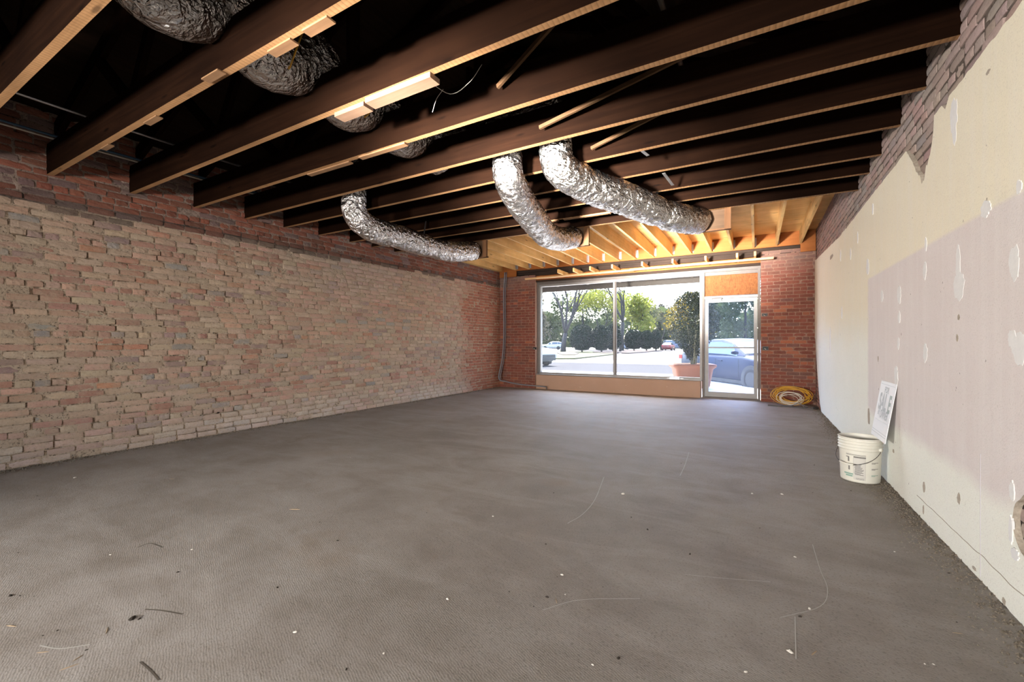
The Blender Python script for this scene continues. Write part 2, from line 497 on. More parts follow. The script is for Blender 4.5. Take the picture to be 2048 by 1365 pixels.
M['paint_navy'] = plain('van_paint_navy', (.04, .06, .11), .4, 0, .5, .04, 2)
M['car_glass'] = plain('car_glass', (.03, .04, .05), .05, 0, .9, .02, 2)
M['tyre'] = plain('tyre_rubber', (.02, .02, .02), .85)
M['rim'] = plain('wheel_rim', (.05, .05, .055), .45, .3)
M['lamp_glass'] = plain('headlamp_glass', (.5, .5, .52), .15, .2, .6)
M['tail_red'] = plain('tail_lamp_red', (.35, .02, .02), .25)
M['canopy'] = plain('canopy_boards', (.035, .029, .025), .85, var=.2, scale=3)
M['canopy_rafter'] = plain('canopy_rafter', (.20, .17, .14), .8, var=.15, scale=6)
M['fascia'] = plain('canopy_fascia', (.06, .05, .043), .8, var=.12, scale=4)
M['back_wall'] = plain('rear_block_wall', (.42, .38, .33), .9, var=.15, scale=3, bump=.2)
M['facade'] = plain('facade_outside', (.35, .28, .24), .9, var=.15, scale=3)

# ------------------------------------------------------------------ room dimensions
XL, XR = -5.97, 0.95
YF, YS = 9.90, 10.10          # pier faces, storefront plane
YB = -4.6                     # rear wall
WX0, WX1 = -4.92, -1.03       # window opening
DX1 = 0.07                    # right edge of the door bay
HEADZ = 2.66

# ------------------------------------------------------------------ floor
def floor():
    mb = MB()
    nx, ny = 60, 110
    for j in range(ny+1):
        for i in range(nx+1):
            x = XL - .2 + (XR - XL + .4)*i/nx; y = YB - .2 + (YS + .25 - YB)*j/ny
            mb.v.append((x, y, 0.006*nz(x*.8, y*.8, 3)))
    for j in range(ny):
        for i in range(nx):
            a = j*(nx+1)+i
            mb.f.append((a, a+1, a+nx+2, a+nx+1)); mb.m.append(0)
    o = mb.build('floor', M['floor'], smooth=True)
    return tag(o, 'dusty grey-brown broomed concrete floor', 'floor', kind='structure')
FLOOR = floor()

# ------------------------------------------------------------------ brick walls
random.seed(7)
def brick_proto(seed, ragged):
    rd = random.Random(seed)
    nx, nzz = 4, 3
    g = {}
    vs = []
    def jx(a): return rd.uniform(-a, a)
    for j in range(nzz+1):
        for i in range(nx+1):
            x = -.5 + i/nx; z = -.5 + j/nzz
            edge_x = i in (0, nx); edge_z = j in (0, nzz)
            y = jx(.0022*ragged)
            if edge_x: x *= (1 - .010); x += jx(.010*ragged)
            if edge_z: z *= (1 - .02); z += jx(.040*ragged)
            if edge_x or edge_z: y -= .0022 + .003*ragged*rd.random()
            if edge_x and edge_z: y -= .003*ragged; x *= (1 - .012*ragged); z *= (1 - .04*ragged)
            g[(i, j)] = len(vs); vs.append((x, y, z))
    rim = [(i, 0) for i in range(nx)] + [(nx, j) for j in range(nzz)] + [(i, nzz) for i in range(nx, 0, -1)] + [(0, j) for j in range(nzz, 0, -1)]
    bk = {}
    for k in rim:
        x, y, z = vs[g[k]]
        bk[k] = len(vs); vs.append((x*1.02, -.045, z*1.02))
    fs = []
    for j in range(nzz):
        for i in range(nx):
            fs.append((g[(i, j)], g[(i, j+1)], g[(i+1, j+1)], g[(i+1, j)]))
    for q in range(len(rim)):
        a, b = rim[q], rim[(q+1) % len(rim)]
        fs.append((g[a], g[b], bk[b], bk[a]))
    return vs, fs

def brick_wall(parent, bricks, place, rotz, protos, mat_s, mat_j, nmax):
    """bricks: list of (u, z, L, H, out, colour, key); key = sort order for the singly built ones (None: joined)"""
    cr, sr = math.cos(rotz), math.sin(rotz)
    meshes = []
    for vs, fs in protos:
        mb = MB(); mb.add(vs, fs); meshes.append(mb.mesh('brick', mat_s))
    order = sorted([i for i, b in enumerate(bricks) if b[6] is not None], key=lambda i: bricks[i][6])[:nmax]
    single = set(order)
    rd = random.Random(99)
    J = MB(); cols = []
    for i, (u, z, L, H, out, col, key) in enumerate(bricks):
        k = rd.randrange(len(protos)); tilt = rd.gauss(0, .007)
        base = Vector(place(u, z, out))
        if i in single:
            o = bpy.data.objects.new('brick', meshes[k]); COL.objects.link(o)
            o.parent = parent
            o.location = base; o.rotation_euler = (0, tilt, rotz); o.scale = (L, 1, H)
            o.color = (col[0], col[1], col[2], col[3] if len(col) > 3 else 1)
        else:
            vs, fs = protos[k]
            ct, st = math.cos(tilt), math.sin(tilt)
            out_v = []
            for (x, y, zz) in vs:
                x *= L; zz *= H
                x, zz = x*ct + zz*st, -x*st + zz*ct
                out_v.append((base.x + x*cr - y*sr, base.y + x*sr + y*cr, base.z + zz))
            J.add(out_v, fs); cols += [col]*len(vs)
    if J.v:
        o = J.build('brick_courses', mat_j, parent)
        o['kind'] = 'stuff'
        at = o.data.color_attributes.new('Col', 'FLOAT_COLOR', 'POINT')
        flat = []
        for c in cols: flat += [c[0], c[1], c[2], c[3] if len(c) > 3 else 1.0]
        at.data.foreach_set('color', flat)

def courses(u0, u1, z0, z1, rd, course=.0677, joint=.011, jitter=.0, hdr=7, exposed=None):
    """yields (u, z, L, H) of a wall in common bond"""
    n = int((z1 - z0)/course) + 1
    for r in range(n):
        z = z0 + (r + .5)*course
        if z + course/2 > z1 + .02: break
        header = hdr and (r % hdr == 4)
        L = .102 if header else .205
        u = u0 - rd.uniform(0, L) if not header else u0 - rd.uniform(0, .1)
        if not header and not jitter: u = u0 - (L/2 if r % 2 else 0.0) - .0
        while u < u1:
            ll = L*(1 + rd.uniform(-jitter, jitter))
            a, b = max(u, u0), min(u + ll, u1)
            if b - a > .035 and (exposed is None or exposed((a+b)/2, z)):
                hh = course - joint*(1 + rd.uniform(-.4, .4)*(1 if jitter else .2))
                yield (a+b)/2, z + rd.gauss(0, .0022 if jitter else .0006), b - a, hh
            u += ll + joint*(1 + rd.uniform(-.3, .8)*(1 if jitter else .2))

def mix3(a, b, k): return tuple(a[i]*(1-k) + b[i]*k for i in range(3))
def vary(c, rd, s=.15):
    k = 1 + rd.uniform(-s, s)
    return tuple(max(.01, q*k*(1 + rd.uniform(-.05, .05))) for q in c)

def in_view(x, y, z):
    d = -math.sin(YAW)*x + math.cos(YAW)*y
    if d < .2: return None
    u = (math.cos(YAW)*x + math.sin(YAW)*y)/d*865; v = (z - CAMZ)/d*865
    if abs(u) > 1050 or v > 700 or v < -695: return None
    return math.sqrt(x*x + y*y + (z-CAMZ)**2)

def mortar_sheet(name, place, u0, u1, z0, z1, res, rec, amp, mat, normal_flip=False, seed=0.0, hole=.52):
    mb = MB()
    nu = max(2, int((u1-u0)/res)); nv = max(2, int((z1-z0)/res))
    for j in range(nv+1):
        for i in range(nu+1):
            u = u0 + (u1-u0)*i/nu; z = z0 + (z1-z0)*j/nv
            d = rec + amp*(nz(u*14, z*18, seed) + .6*nz(u*40, z*40, seed+5))
            h = nz(u*7, z*9, seed+9)
            if h > hole: d -= amp*4.5*min(1, (h-hole)/.15)
            mb.v.append(place(u, z, d))
    for j in range(nv):
        for i in range(nu):
            a = j*(nu+1)+i
            q = (a, a+1, a+nu+2, a+nu+1)
            mb.f.append(q[::-1] if normal_flip else q); mb.m.append(0)
    return mb

# ---- left wall
def left_band(y): return 2.50 + .022*(y - 1.2)
def left_colour(y, z, rd):
    b = left_band(y) + .015*nz(y*1.5, 0, 2)
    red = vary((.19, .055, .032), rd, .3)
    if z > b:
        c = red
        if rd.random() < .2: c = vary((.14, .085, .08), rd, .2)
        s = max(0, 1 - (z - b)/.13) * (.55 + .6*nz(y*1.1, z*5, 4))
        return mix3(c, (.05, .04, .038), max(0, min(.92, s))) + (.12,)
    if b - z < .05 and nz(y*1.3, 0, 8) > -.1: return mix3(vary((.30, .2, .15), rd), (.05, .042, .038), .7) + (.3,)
    far = max(0, min(1, (y - 8.1 + .5*nz(y*.9, z*1.4, 6))/.5))
    r = rd.random(); p = nz(y*.55, z*.8, 12)
    if r < .42 + .3*p: c = (.43, .32, .24)
    elif r < .72: c = (.44, .275, .21)
    elif r < .86: c = (.36, .19, .145)
    elif r < .93: c = (.30, .21, .19)
    elif r < .965: c = (.285, .26, .24)
    else: c = (.40, .20, .135)
    c = vary(c, rd, .14)
    low = max(0, min(1, (.42 - z)/.3)) * (.5 + .6*nz(y*.8, 3, 1))
    c = mix3(c, (.52, .47, .43), max(0, min(.8, low)))
    mid = max(0, nz(y*.45, z*.7, 31))*1.1*max(0, min(1, (y-3.5)/2))
    c = mix3(c, (.50, .40, .36), min(.6, mid))
    return mix3(c, vary((.32, .115, .075), rd, .2), far) + (1 - .8*far,)

def left_place(y, z, out): return (XL + out, y, z)
rd = random.Random(3)
mb = mortar_sheet('wall_left', left_place, YB, YF + .15, -.02, 3.55, .024, -.0060, .0050, None, True, 1.0, .30)
WALL_LEFT = mb.build('wall_left', M['mortar_left'], smooth=False)
tag(WALL_LEFT, 'long left wall of old tan and red brick with crumbly mortar', 'wall', kind='structure')
BL = []
for (u, z, L, H) in courses(-1.0, YF + .1, .0, 3.42, rd, .0677, .0125, .06, 7):
    key = in_view(XL, u, z)
    if key is not None and z > 2.84: key += 1.5
    out = rd.gauss(.0045, .0042)
    if rd.random() < .03: out -= .012
    BL.append((u, z, L, H, out, left_colour(u, z, rd), key))
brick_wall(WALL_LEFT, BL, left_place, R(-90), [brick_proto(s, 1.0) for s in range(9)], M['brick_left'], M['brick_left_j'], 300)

# ---- front piers
def front_place(x, z, out): return (x, YF - out, z)
def front_colour(x, z, rd):
    c = vary((.16, .035, .021), rd, .2)
    if rd.random() < .15: c = vary((.13, .048, .04), rd, .2)
    if rd.random() < .05: c = vary((.27, .075, .035), rd, .15)
    if z > 2.45: c = mix3(c, (.17, .12, .10), min(.75, (z-2.45)*2.2) * (.7+.5*nz(x*3, z*4)))
    return c
def pier(name, x0, x1, ztop, label):
    rd = random.Random(int(x0*10))
    mb = mortar_sheet(name, front_place, x0, x1, -.02, ztop, .022, .0, .0016, None, False, 3.0)
    b = MB(); b.box(x0, x1, YF + .006, YS + .22, -.05, ztop); mb.add(b.v, b.f)
    o = mb.build(name, M['mortar_front'])
    tag(o, label, 'wall', kind='structure')
    L = []
    for (u, z, l, h) in courses(x0 + .004, x1 - .004, .0, ztop, rd, .0677, .010, 0, 7):
        L.append((u, z, l, h, .0045 + rd.gauss(0, .0008), front_colour(u, z, rd), in_view(u, YF, z)))
    brick_wall(o, L, front_place, R(180), [brick_proto(s+50, .45) for s in range(6)], M['brick_front'], M['brick_front_j'], 300)
    return o
pier('wall_front_left', XL, WX0, 2.90, 'narrow red brick pier between left wall and display window')
pier('wall_front_right', DX1, XR + .02, 2.98, 'red brick pier between glass door and pale right wall')

# ---- right wall: brick core, plaster skin
def ztop(y):
    z = 2.565 + .012*nz(y*3, 0, 1) + .010*nz(y*13, 2, 1)
    if y > 7.0: z += .05*(y-7.0)
    # the broken notch
    if 3.60 < y < 4.17:
        k = (y - 3.82)
        dep = .37*(1 - k/.35)**1.1 if k > 0 else .37*(1 + k/.22)**.45
        z -= max(0, dep)*(.95 + .16*nz(y*25, 1, 3))
    if 3.36 < y < 3.47: z -= .05*(1-abs(y-3.415)/.055)
    return z
def zlow(y):
    if y < 8.9: return 0.0 + max(0, .012*nz(y*9, 7))
    return min(1.25, 1.35*((y-8.9)/.95)**1.6 + .03*nz(y*14, 9))
HOLES = [(2.26, 2.66, .41, .15)]      # y0, y1, z centre, half height (plaster knocked out)
def holespan(y):
    for (a, b, zc, hh) in HOLES:
        if a < y < b:
            k = (y-a)/(b-a)
            e = max(0, 1-(2*k-1)**2)**.5*hh
            return zc - e*(1+.25*nz(y*22, 1)), zc + e*(1+.3*nz(y*19, 4))
    return None
def plaster():
    mb = MB()
    X0, X1 = XR, XR + .024
    ys = [YB + i*.012 for i in range(int((YF - .02 - YB)/.012)+1)]
    prev = None
    def quad(a, b, c, d, mi=0): mb.add([a, b, c, d], [(0, 1, 2, 3)], mi)
    for y in ys:
        h = holespan(y); zt = ztop(y); zl = zlow(y)
        cur = (y, zl, zt, h)
        if prev:
            y0, l0, t0, h0 = prev
            if h or h0:
                mz = HOLES[0][2]
                a0, b0 = h0 if h0 else (mz, mz); a1, b1 = h if h else (mz, mz)
                quad((X0, y0, l0), (X0, y0, a0), (X0, y, a1), (X0, y, zl))
                quad((X0, y0, b0), (X0, y0, t0), (X0, y, zt), (X0, y, b1))
                quad((X0, y0, a0), (X1, y0, a0), (X1, y, a1), (X0, y, a1), 1)
                quad((X0, y0, b0), (X1, y0, b0), (X1, y, b1), (X0, y, b1), 1)
            else:
                quad((X0, y0, l0), (X0, y0, t0), (X0, y, zt), (X0, y, zl))
            quad((X0, y0, t0), (X1 + .002, y0, t0 + .004), (X1 + .002, y, zt + .004), (X0, y, zt), 1)
            if l0 > .02: quad((X0, y0, l0), (X1, y0, l0), (X1, y, zl), (X0, y, zl), 1)
        prev = cur
    return mb
def right_place(y, z, out): return (XR + .030 - out, y, z)
mb = mortar_sheet('wall_right', right_place, YB, YF + .2, -.02, 3.55, .03, .0, .003, None, False, 6.0)
WALL_RIGHT = mb.build('wall_right', M['mortar_right'])
tag(WALL_RIGHT, 'right wall with cream plaster below bare grey-mauve brick', 'wall', kind='structure')
plaster().build('plaster_skin', [M['plaster'], M['plaster_edge']], WALL_RIGHT)
rd = random.Random(17)
def r_exposed(y, z):
    if z > ztop(y) - .05: return True
    if y > 8.8 and z < zlow(y) + .06: return True
    h = holespan(y)
    return bool(h and h[0]-.05 < z < h[1]+.05)
def right_colour(y, z, rd):
    c = vary((.34, .265, .24), rd, .18)
    r = rd.random()
    if r < .25: c = vary((.36, .25, .225), rd, .15)
    elif r < .45: c = vary((.29, .25, .235), rd, .15)
    if y > 6.5: c = mix3(c, vary((.33, .15, .11), rd, .2), min(.6, (y-6.5)/3))
    if y > 8.8 and z < 1.5: c = vary((.36, .19, .155), rd, .15)
    return c
BR = []
for (u, z, L, H) in courses(YB + .1, YF, .0, 3.45, rd, .0677, .012, .05, 7, r_exposed):
    key = in_view(XR, u, z)
    BR.append((u, z, L, H, .008 + rd.gauss(0, .002), right_colour(u, z, rd), key))
brick_wall(WALL_RIGHT, BR, right_place, R(90), [brick_proto(s+90, .6) for s in range(7)], M['brick_right'], M['brick_right_j'], 300)

def blob(yc, zc, w, h, seed, n=26):
    rd = random.Random(seed); pts = []
    for k in range(n):
        a = 2*math.pi*k/n
        r = 1 + .22*nz(math.cos(a)*2.1+seed, math.sin(a)*2.1, seed*.7) + .14*rd.uniform(-1, 1)
        pts.append((yc + w/2*r*math.cos(a), zc + h/2*r*math.sin(a)))
    return pts
# white filler patches: (y, z, w, h)
PATCH = [(3.29, 2.42, .10, .19), (3.28, 2.33, .05, .16), (3.22, 1.47, .14, .15), (3.23, 1.60, .06, .18), (2.64, 1.50, .09, .14), (2.60, 1.14, .11, .13), (2.66, 1.18, .07, .08), (3.76, 1.63, .07, .11), (3.74, 1.80, .04, .09), (3.75, 1.10, .07, .12),
         (4.34, 1.53, .10, .14), (4.34, 1.36, .06, .09), (4.36, 1.16, .05, .09), (4.42, .90, .10, .16), (5.42, 1.91, .12, .15), (4.86, 1.57, .08, .10), (2.90, 1.80, .10, .08), (2.60, 1.81, .04, .06), (6.3, 2.2, .06, .13), (5.9, 2.3, .05, .12), (7.0, 2.3, .07, .14), (6.9, 1.55, .07, .16), (7.9, 1.2, .08, .4),
         (5.2, 2.42, .05, .10), (2.655, .53, .04, .08), (2.665, .36, .03, .12), (2.63, .27, .06, .05)]
for k, (y, z, w, h) in enumerate(PATCH):
    m = MB(); m.prism(blob(y, z, w, h, k+1), 'x', XR - .0012 - .00012*k, XR + .004)
    m.build('filler_patch', M['spackle'], WALL_RIGHT)
# chipped spots where brown shows
CHIP = [(2.88, 2.44, .045, .022), (3.78, .22, .05, .07), (3.22, .32, .04, .06), (3.79, .07, .03, .06), (5.37, .45, .10, .17), (3.03, .03, .05, .02), (2.73, .02, .03, .03), (4.5, .30, .05, .03), (3.22, 1.30, .03, .03), (3.24, 1.19, .03, .04), (5.0, 1.02, .03, .05), (7.79, 2.42, .30, .06)]
for k, (y, z, w, h) in enumerate(CHIP):
    m = MB(); m.prism(blob(y, z, w, h, k+40, 16), 'x', XR - .0008 - .0001*k, XR + .004)
    m.build('plaster_chip', M['plaster_edge'], WALL_RIGHT)
# hairline seams along the foot and a vertical one
m = MB()
pts = [(XR - .0004, 1.4 + i*.04, .125 + .012*nz(i*.3, 0, 2) + (.0 if i < 60 else .0)) for i in range(64)]
for a, b in zip(pts, pts[1:]): m.bar(a, b, .0022, .0035)
m.build('plaster_crack', M['plaster_edge'], WALL_RIGHT)
m = MB()
pts = [(XR - .0006, 2.96 + .003*nz(i, 0), .02 + i*.04) for i in range(16)]
for a, b in zip(pts, pts[1:]): m.bar(a, b, .002, .0035, (0, 1, 0))
m.build('plaster_crack', M['seam'], WALL_RIGHT)

# ---- outer shells so no light leaks, rear wall with an unseen opening added for fill daylight
o = MB(); o.box(XL - .32, XL - .03, YB - .3, YS + .25, -.3, 4.0); o.box(XL-.1, XL-.03, YB-.3, YS+.25, -.3, 3.6)
tag(o.build('wall_outer_left', M['facade']), 'outer leaf of the left wall', 'wall', kind='structure')
o = MB(); o.box(XR + .05, XR + .34, YB - .3, YS + .25, -.3, 4.0)
tag(o.build('wall_outer_right', M['facade']), 'outer leaf of the right wall', 'wall', kind='structure')
o = MB()
RX0, RX1, RZ = -3.8, -1.4, 2.3
o.box(XL - .3, RX0, YB - .3, YB, -.1, 5.2); o.box(RX1, XR + .3, YB - .3, YB, -.1, 5.2); o.box(RX0, RX1, YB - .3, YB, RZ, 5.2)
tag(o.build('wall_back', M['back_wall']), 'rear block wall with an opening added to let fill daylight in', 'wall', kind='structure')

# ------------------------------------------------------------------ unseen fill lights on tripods, added behind the camera to brighten the room
def fill_light(label, x, y, z, aim, watts, spread=95):
    t_ = tag(empty('fill_light', (x, y, 0)), label, 'fill light', 'added fill lights at the rear')
    d = (Vector(aim) - Vector((x, y, z))).normalized()
    rot = d.to_track_quat('-Z', 'Y').to_euler()
    for k in range(3):
        a = 2*math.pi*k/3
        m = MB(); m.tube([(0, 0, .75), (.45*math.cos(a), .45*math.sin(a), .012)], .012, 8); m.build('leg', M['dark_metal'], t_)
    m = MB(); m.tube([(0, 0, .5), (0, 0, z - .1)], .016, 8); m.build('mast', M['dark_metal'], t_)
    m = MB(); m.box(-.42, .42, -.27, .27, -.0, .08); h_ = m.build('fill_head', M['dark_metal'], t_); h_.location = (0, 0, z); h_.rotation_euler = rot
    ld = bpy.data.lights.new('fill_light', 'AREA'); ld.shape = 'RECTANGLE'; ld.size = .8; ld.size_y = .5
    ld.energy = watts; ld.color = (1.0, .94, .87); ld.spread = R(spread)
    lo = bpy.data.objects.new('fill_emitter', ld); COL.objects.link(lo); lo.parent = t_
    lo.location = Vector((0, 0, z)) + d*.012; lo.rotation_euler = rot
fill_light('added tripod fill light at the rear left of the room', -4.3, -3.4, 1.25, (.6, 8, 2.7), FILL_W*1.5)
fill_light('added tripod fill light at the rear right of the room', -.5, -3.4, 1.25, (-3.9, 9, 2.7), FILL_W*.95)
fill_light('low added tripod fill light in the middle of the rear', -2.4, -3.6, .85, (-1.6, 8.4, 3.3), FILL_UP, 21)

# ------------------------------------------------------------------ old ceiling: gable roof, trusses with dark bottom joists
JY = [.84, 1.446, 2.08, 2.70, 3.30, 3.85, 4.42, 5.02, 5.50, 6.05]
JYB = [.84 - .61*k for k in range(1, 9)]
RIDGE_X, RIDGE_Z, EAVE_Z = -2.5, 4.7, 3.34
deck = MB()
for (xa, za, xb, zb) in ((XL - .3, EAVE_Z - .05, RIDGE_X, RIDGE_Z), (RIDGE_X, RIDGE_Z, XR + .3, EAVE_Z - .05)):
    deck.add([(xa, YB-.3, za), (xb, YB-.3, zb), (xb, YS+.3, zb), (xa, YS+.3, za),
              (xa, YB-.3, za+.06), (xb, YB-.3, zb+.06), (xb, YS+.3, zb+.06), (xa, YS+.3, za+.06)],
             [(0,1,2,3),(7,6,5,4),(0,4,5,1),(1,5,6,2),(2,6,7,3),(3,7,4,0)])
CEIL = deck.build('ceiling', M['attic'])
tag(CEIL, 'dark open attic ceiling with exposed old joists', 'ceiling', kind='structure')
JD = .29
def jz(y): return 2.79 + .022*(y - 1.4), 2.855
def truss(y, full=True):
    za, zb = jz(y)
    if y < 0: za, zb = 2.79, 2.85
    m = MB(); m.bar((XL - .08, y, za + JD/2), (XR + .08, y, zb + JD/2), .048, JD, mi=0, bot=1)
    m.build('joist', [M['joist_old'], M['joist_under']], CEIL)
    y2 = y + .05
    for (p, q) in (((XL, y2, EAVE_Z - .1), (RIDGE_X, y2, RIDGE_Z - .1)), ((RIDGE_X, y2, RIDGE_Z - .1), (XR, y2, EAVE_Z - .1))):
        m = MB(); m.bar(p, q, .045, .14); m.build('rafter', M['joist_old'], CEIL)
    if not full: return
    for (p, q) in (((-4.3, y2, 3.06), (-3.55, y2, 4.2)), ((-1.4, y2, 4.2), (-.55, y2, 3.08)), ((-4.35, y2, 3.1), (-5.0, y2, 3.65))):
        m = MB(); m.bar(p, q, .04, .09); m.build('brace', M['joist_old'], CEIL)
for y in JY: truss(y)
for y in JYB: truss(y, False)
# short uprights seen between the joists
for (x, y) in ((-2.52, 2.09), (-2.6, 2.71), (-2.35, 3.31), (-1.85, 2.71), (-3.4, 1.46), (-.6, 3.86)):
    m = MB(); m.bar((x, y + .05, 2.95), (x, y + .05, 3.75), .04, .09, (0, 1, 0)); m.build('hanger_board', M['joist_old'], CEIL)
# thin diagonal strips of lath left between joists
for (p, q) in (((-1.6, 2.62, 2.98), (-.6, 2.30, 3.3)), ((-1.55, 3.2, 2.93), (.2, 2.95, 3.12)), ((-1.3, 3.75, 2.92), (-.3, 3.55, 3.08))):
    m = MB(); m.bar(p, q, .02, .03); m.build('lath_strip', M['lath_dim'], CEIL)

# ------------------------------------------------------------------ new ceiling at the front
SZ0, SZ1 = 3.05, 3.30
m = MB(); m.box(XL - .02, XR + .04, 6.02, YS + .1, SZ1, SZ1 + .018)
CF = m.build('ceiling_front', M['plywood'])
tag(CF, 'new pale plywood ceiling on pine joists near the shop window', 'ceiling', kind='structure')
NJ = 17
for k in range(NJ):
    x = -5.43 + (.72 + 5.43)*k/(NJ-1) + random.uniform(-.008, .008)
    m = MB(); m.box(x - .019, x + .019, 6.08, YF - .075, SZ0, SZ1); m.build('joist', M['pine_y'], CF)
    m = MB(); m.box(x + .020, x + .023, YF - .16, YF - .065, SZ0 + .03, SZ1 - .05); m.box(x + .02, x + .05, YF - .069, YF - .065, SZ0+.03, SZ1-.05)
    m.build('joist_hanger', M['steel'], CF)
m = MB(); m.box(XL, -5.84, 6.08, YF - .07, SZ0, SZ1); m.build('joist', M['pine_y'], CF)
m = MB(); m.box(XL, XR, YF - .065, YF - .03, SZ0 - .012, SZ1); m.build('rim_board', M['header_ply'], CF)
for (a, b) in ((XL + .04, -5.42), (.72, XR + .01)):
    m = MB(); m.box(a, b, YF - .09, YF - .066, 2.89, SZ1 - .01); m.build('corner_gusset', M['header_ply'], CF)
# front beam stack over the storefront
m = MB()
m.box(XL - .2, XR + .2, YS + .02, YS + .25, HEADZ + .05, 5.0)
o = m.build('wall_front_head', M['facade']); tag(o, 'front wall above the storefront', 'wall', kind='structure')
def beam(name, y0, y1, z0, z1, mat, x0=XL + .02, x1=XR - .0):
    m = MB(); m.box(x0, x1, y0, y1, z0, z1); return m.build(name, mat, o)
beam('lintel_beam', YF - .02, YS + .02, 2.985, 3.038, M['lintel'], XL + .5, .72)
beam('lintel_beam', YF + .015, YS + .02, 2.93, 2.985, M['lintel'], XL + .5, .72)
beam('lintel_beam', YF + .0, YS + .02, 2.885, 2.93, M['lintel'], WX0 - .3, .72)
beam('lintel_beam', YF + .06, YS + .02, 2.77, 2.885, M['header_ply'], WX0, DX1)
beam('lintel_beam', YF + .04, YS + .02, 2.72, 2.77, M['lintel'], WX0, DX1)

# lookout blocks and the two furring strips
LK = [(1116, 547), (1147, 544), (1180, 541), (1224, 537), (1284, 530), (1345, 521), (1411, 516), (1474, 507), (1510, 504)]
ORD = ['first', 'second', 'third', 'fourth', 'fifth', 'sixth', 'seventh', 'eighth', 'last']
for i, (u, v) in enumerate(LK):
    a = (u - 1024)/865; s_, c_ = math.sin(YAW), math.cos(YAW)
    x = 9.30*(-s_ + a*c_)/(c_ + a*s_)
    m = MB(); m.box(x - .018, x + .018, 9.30, 9.945, 2.80, 2.885)
    ob = m.build('lookout_block', M['pine_y'])
    tag(ob, f'{ORD[i]} short pine block from the left in the row above the shop window', 'wood block', 'pine blocks above the storefront')
m = MB(); m.box(-5.08, -2.38, 9.63, 9.70, 2.762, 2.798)
tag(m.build('furring_strip', M['pine_x']), 'thin pine strip hung above the left pane of the window', 'wood strip', 'pine strips above the storefront')
m = MB(); m.box(-2.43, .28, 9.56, 9.628, 2.760, 2.799)
tag(m.build('furring_strip', M['pine_x']), 'thicker pine strip running from mid window to the right brick pier', 'wood strip', 'pine strips above the storefront')

# ------------------------------------------------------------------ sill wall, window, door
m = MB(); m.box(WX0 - .003, WX1 - .01, YF + .05, YS + .12, -.02, .36)
tag(m.build('wall_front_sill', M['kick']), 'low scuffed pinkish wall under the display window', 'wall', kind='structure')
W = empty('window_1', ((WX0+WX1)/2, YS, .36))
tag(W, 'wide two-pane shop display window in pale aluminium frame', 'window', kind='structure')
def child(m, name, mat, root, smooth=False):
    ob = m.build(name, mat, root, smooth)
    l = root.location
    ob.matrix_parent_inverse = Matrix.Translation(-Vector(l)) if root.rotation_euler.z == 0 else Matrix.Identity(4)
    return ob
zb, zt = .365, HEADZ
def frame_piece(x0, x1, z0, z1, y0=YS - .06, y1=YS + .05, mat='alu', name='frame_bar'):
    m = MB(); m.box(x0, x1, y0, y1, z0, z1); return child(m, name, M[mat], W)
frame_piece(WX0, WX0 + .045, zb, zt, YS - .10, YS + .05, 'alu_dull')
frame_piece(WX0 + .045, WX0 + .085, zb, zt)
frame_piece(WX1 - .03, WX1 + .02, zb, zt)
frame_piece(WX0 + .085, WX1 - .03, zt - .05, zt)
frame_piece(WX0 + .085, WX1 - .03, zb + .0, zb + .055)
frame_piece(WX0 - .02, WX1 + .01, zb - .012, zb + .012, YS - .15, YS - .06, 'alu', 'window_sill')
frame_piece(WX0, DX1, zt, zt + .06, YS - .09, YS + .05, 'alu_dull', 'head_channel')
frame_piece(-2.945, -2.905, zb + .055, zt - .05, YS - .055, YS + .04, 'alu', 'mullion')
frame_piece(-2.905, -2.88, zb + .055, zt - .05, YS - .02, YS + .04, 'alu_dull', 'mullion')
for (a, b) in ((WX0 + .085, -2.945), (-2.88, WX1 - .03)):
    m = MB(); m.box(a, b, YS - .003, YS + .003, zb + .055, zt - .05); child(m, 'pane', M['glass'], W)
m = MB(); m.box(-1.66, -1.46, YS - .16, YS - .09, zb + .012, zb + .045); m.box(-1.72, -1.38, YS - .12, YS - .10, zb + .02, zb + .03)
tag(m.build('sill_clamp', M['steel']), 'small grey metal bracket lying on the window sill', 'bracket')

D = empty('door_1', ((WX1+DX1)/2, YS, 0))
tag(D, 'glazed aluminium shop door with strand board panel above', 'door', kind='structure')
def dp(x0, x1, y0, y1, z0, z1, name, mat):
    m = MB(); m.box(x0, x1, y0, y1, z0, z1); return child(m, name, M[mat], D)
dp(WX1 + .02, WX1 + .065, YS - .09, YS + .05, 0, zt, 'door_jamb', 'alu_dull')
dp(DX1 - .05, DX1 - .005, YS - .09, YS + .05, 0, zt, 'door_jamb', 'alu_dull')
dp(WX1 + .065, DX1 - .05, YS - .08, YS + .05, 2.10, 2.145, 'transom_bar', 'alu')
dp(WX1 + .065, DX1 - .05, YS - .02, YS + .0, 2.145, 2.59, 'transom_panel', 'osb')
dp(WX1 + .065, DX1 - .05, YS - .05, YS + .02, 2.59, zt + .0, 'transom_head', 'alu_dull')
dp(WX1 + .065, DX1 - .05, YS - .06, YS - .021, 2.145, 2.16, 'transom_bead', 'dark_metal')
lx0, lx1 = WX1 + .072, DX1 - .056
dp(lx0, lx0 + .065, YS - .045, YS, .03, 2.095, 'door_stile', 'alu')
dp(lx1 - .065, lx1, YS - .045, YS, .03, 2.095, 'door_stile', 'alu')
dp(lx0 + .065, lx1 - .065, YS - .045, YS, 2.02, 2.095, 'door_rail', 'alu')
dp(lx0 + .065, lx1 - .065, YS - .045, YS, .03, .135, 'door_rail', 'alu')
dp(lx0 + .065, lx1 - .065, YS - .025, YS - .019, .135, 2.02, 'pane', 'door_glass')
dp(lx0 + .06, lx1 - .06, YS - .075, YS - .05, 1.055, 1.085, 'push_bar', 'alu')
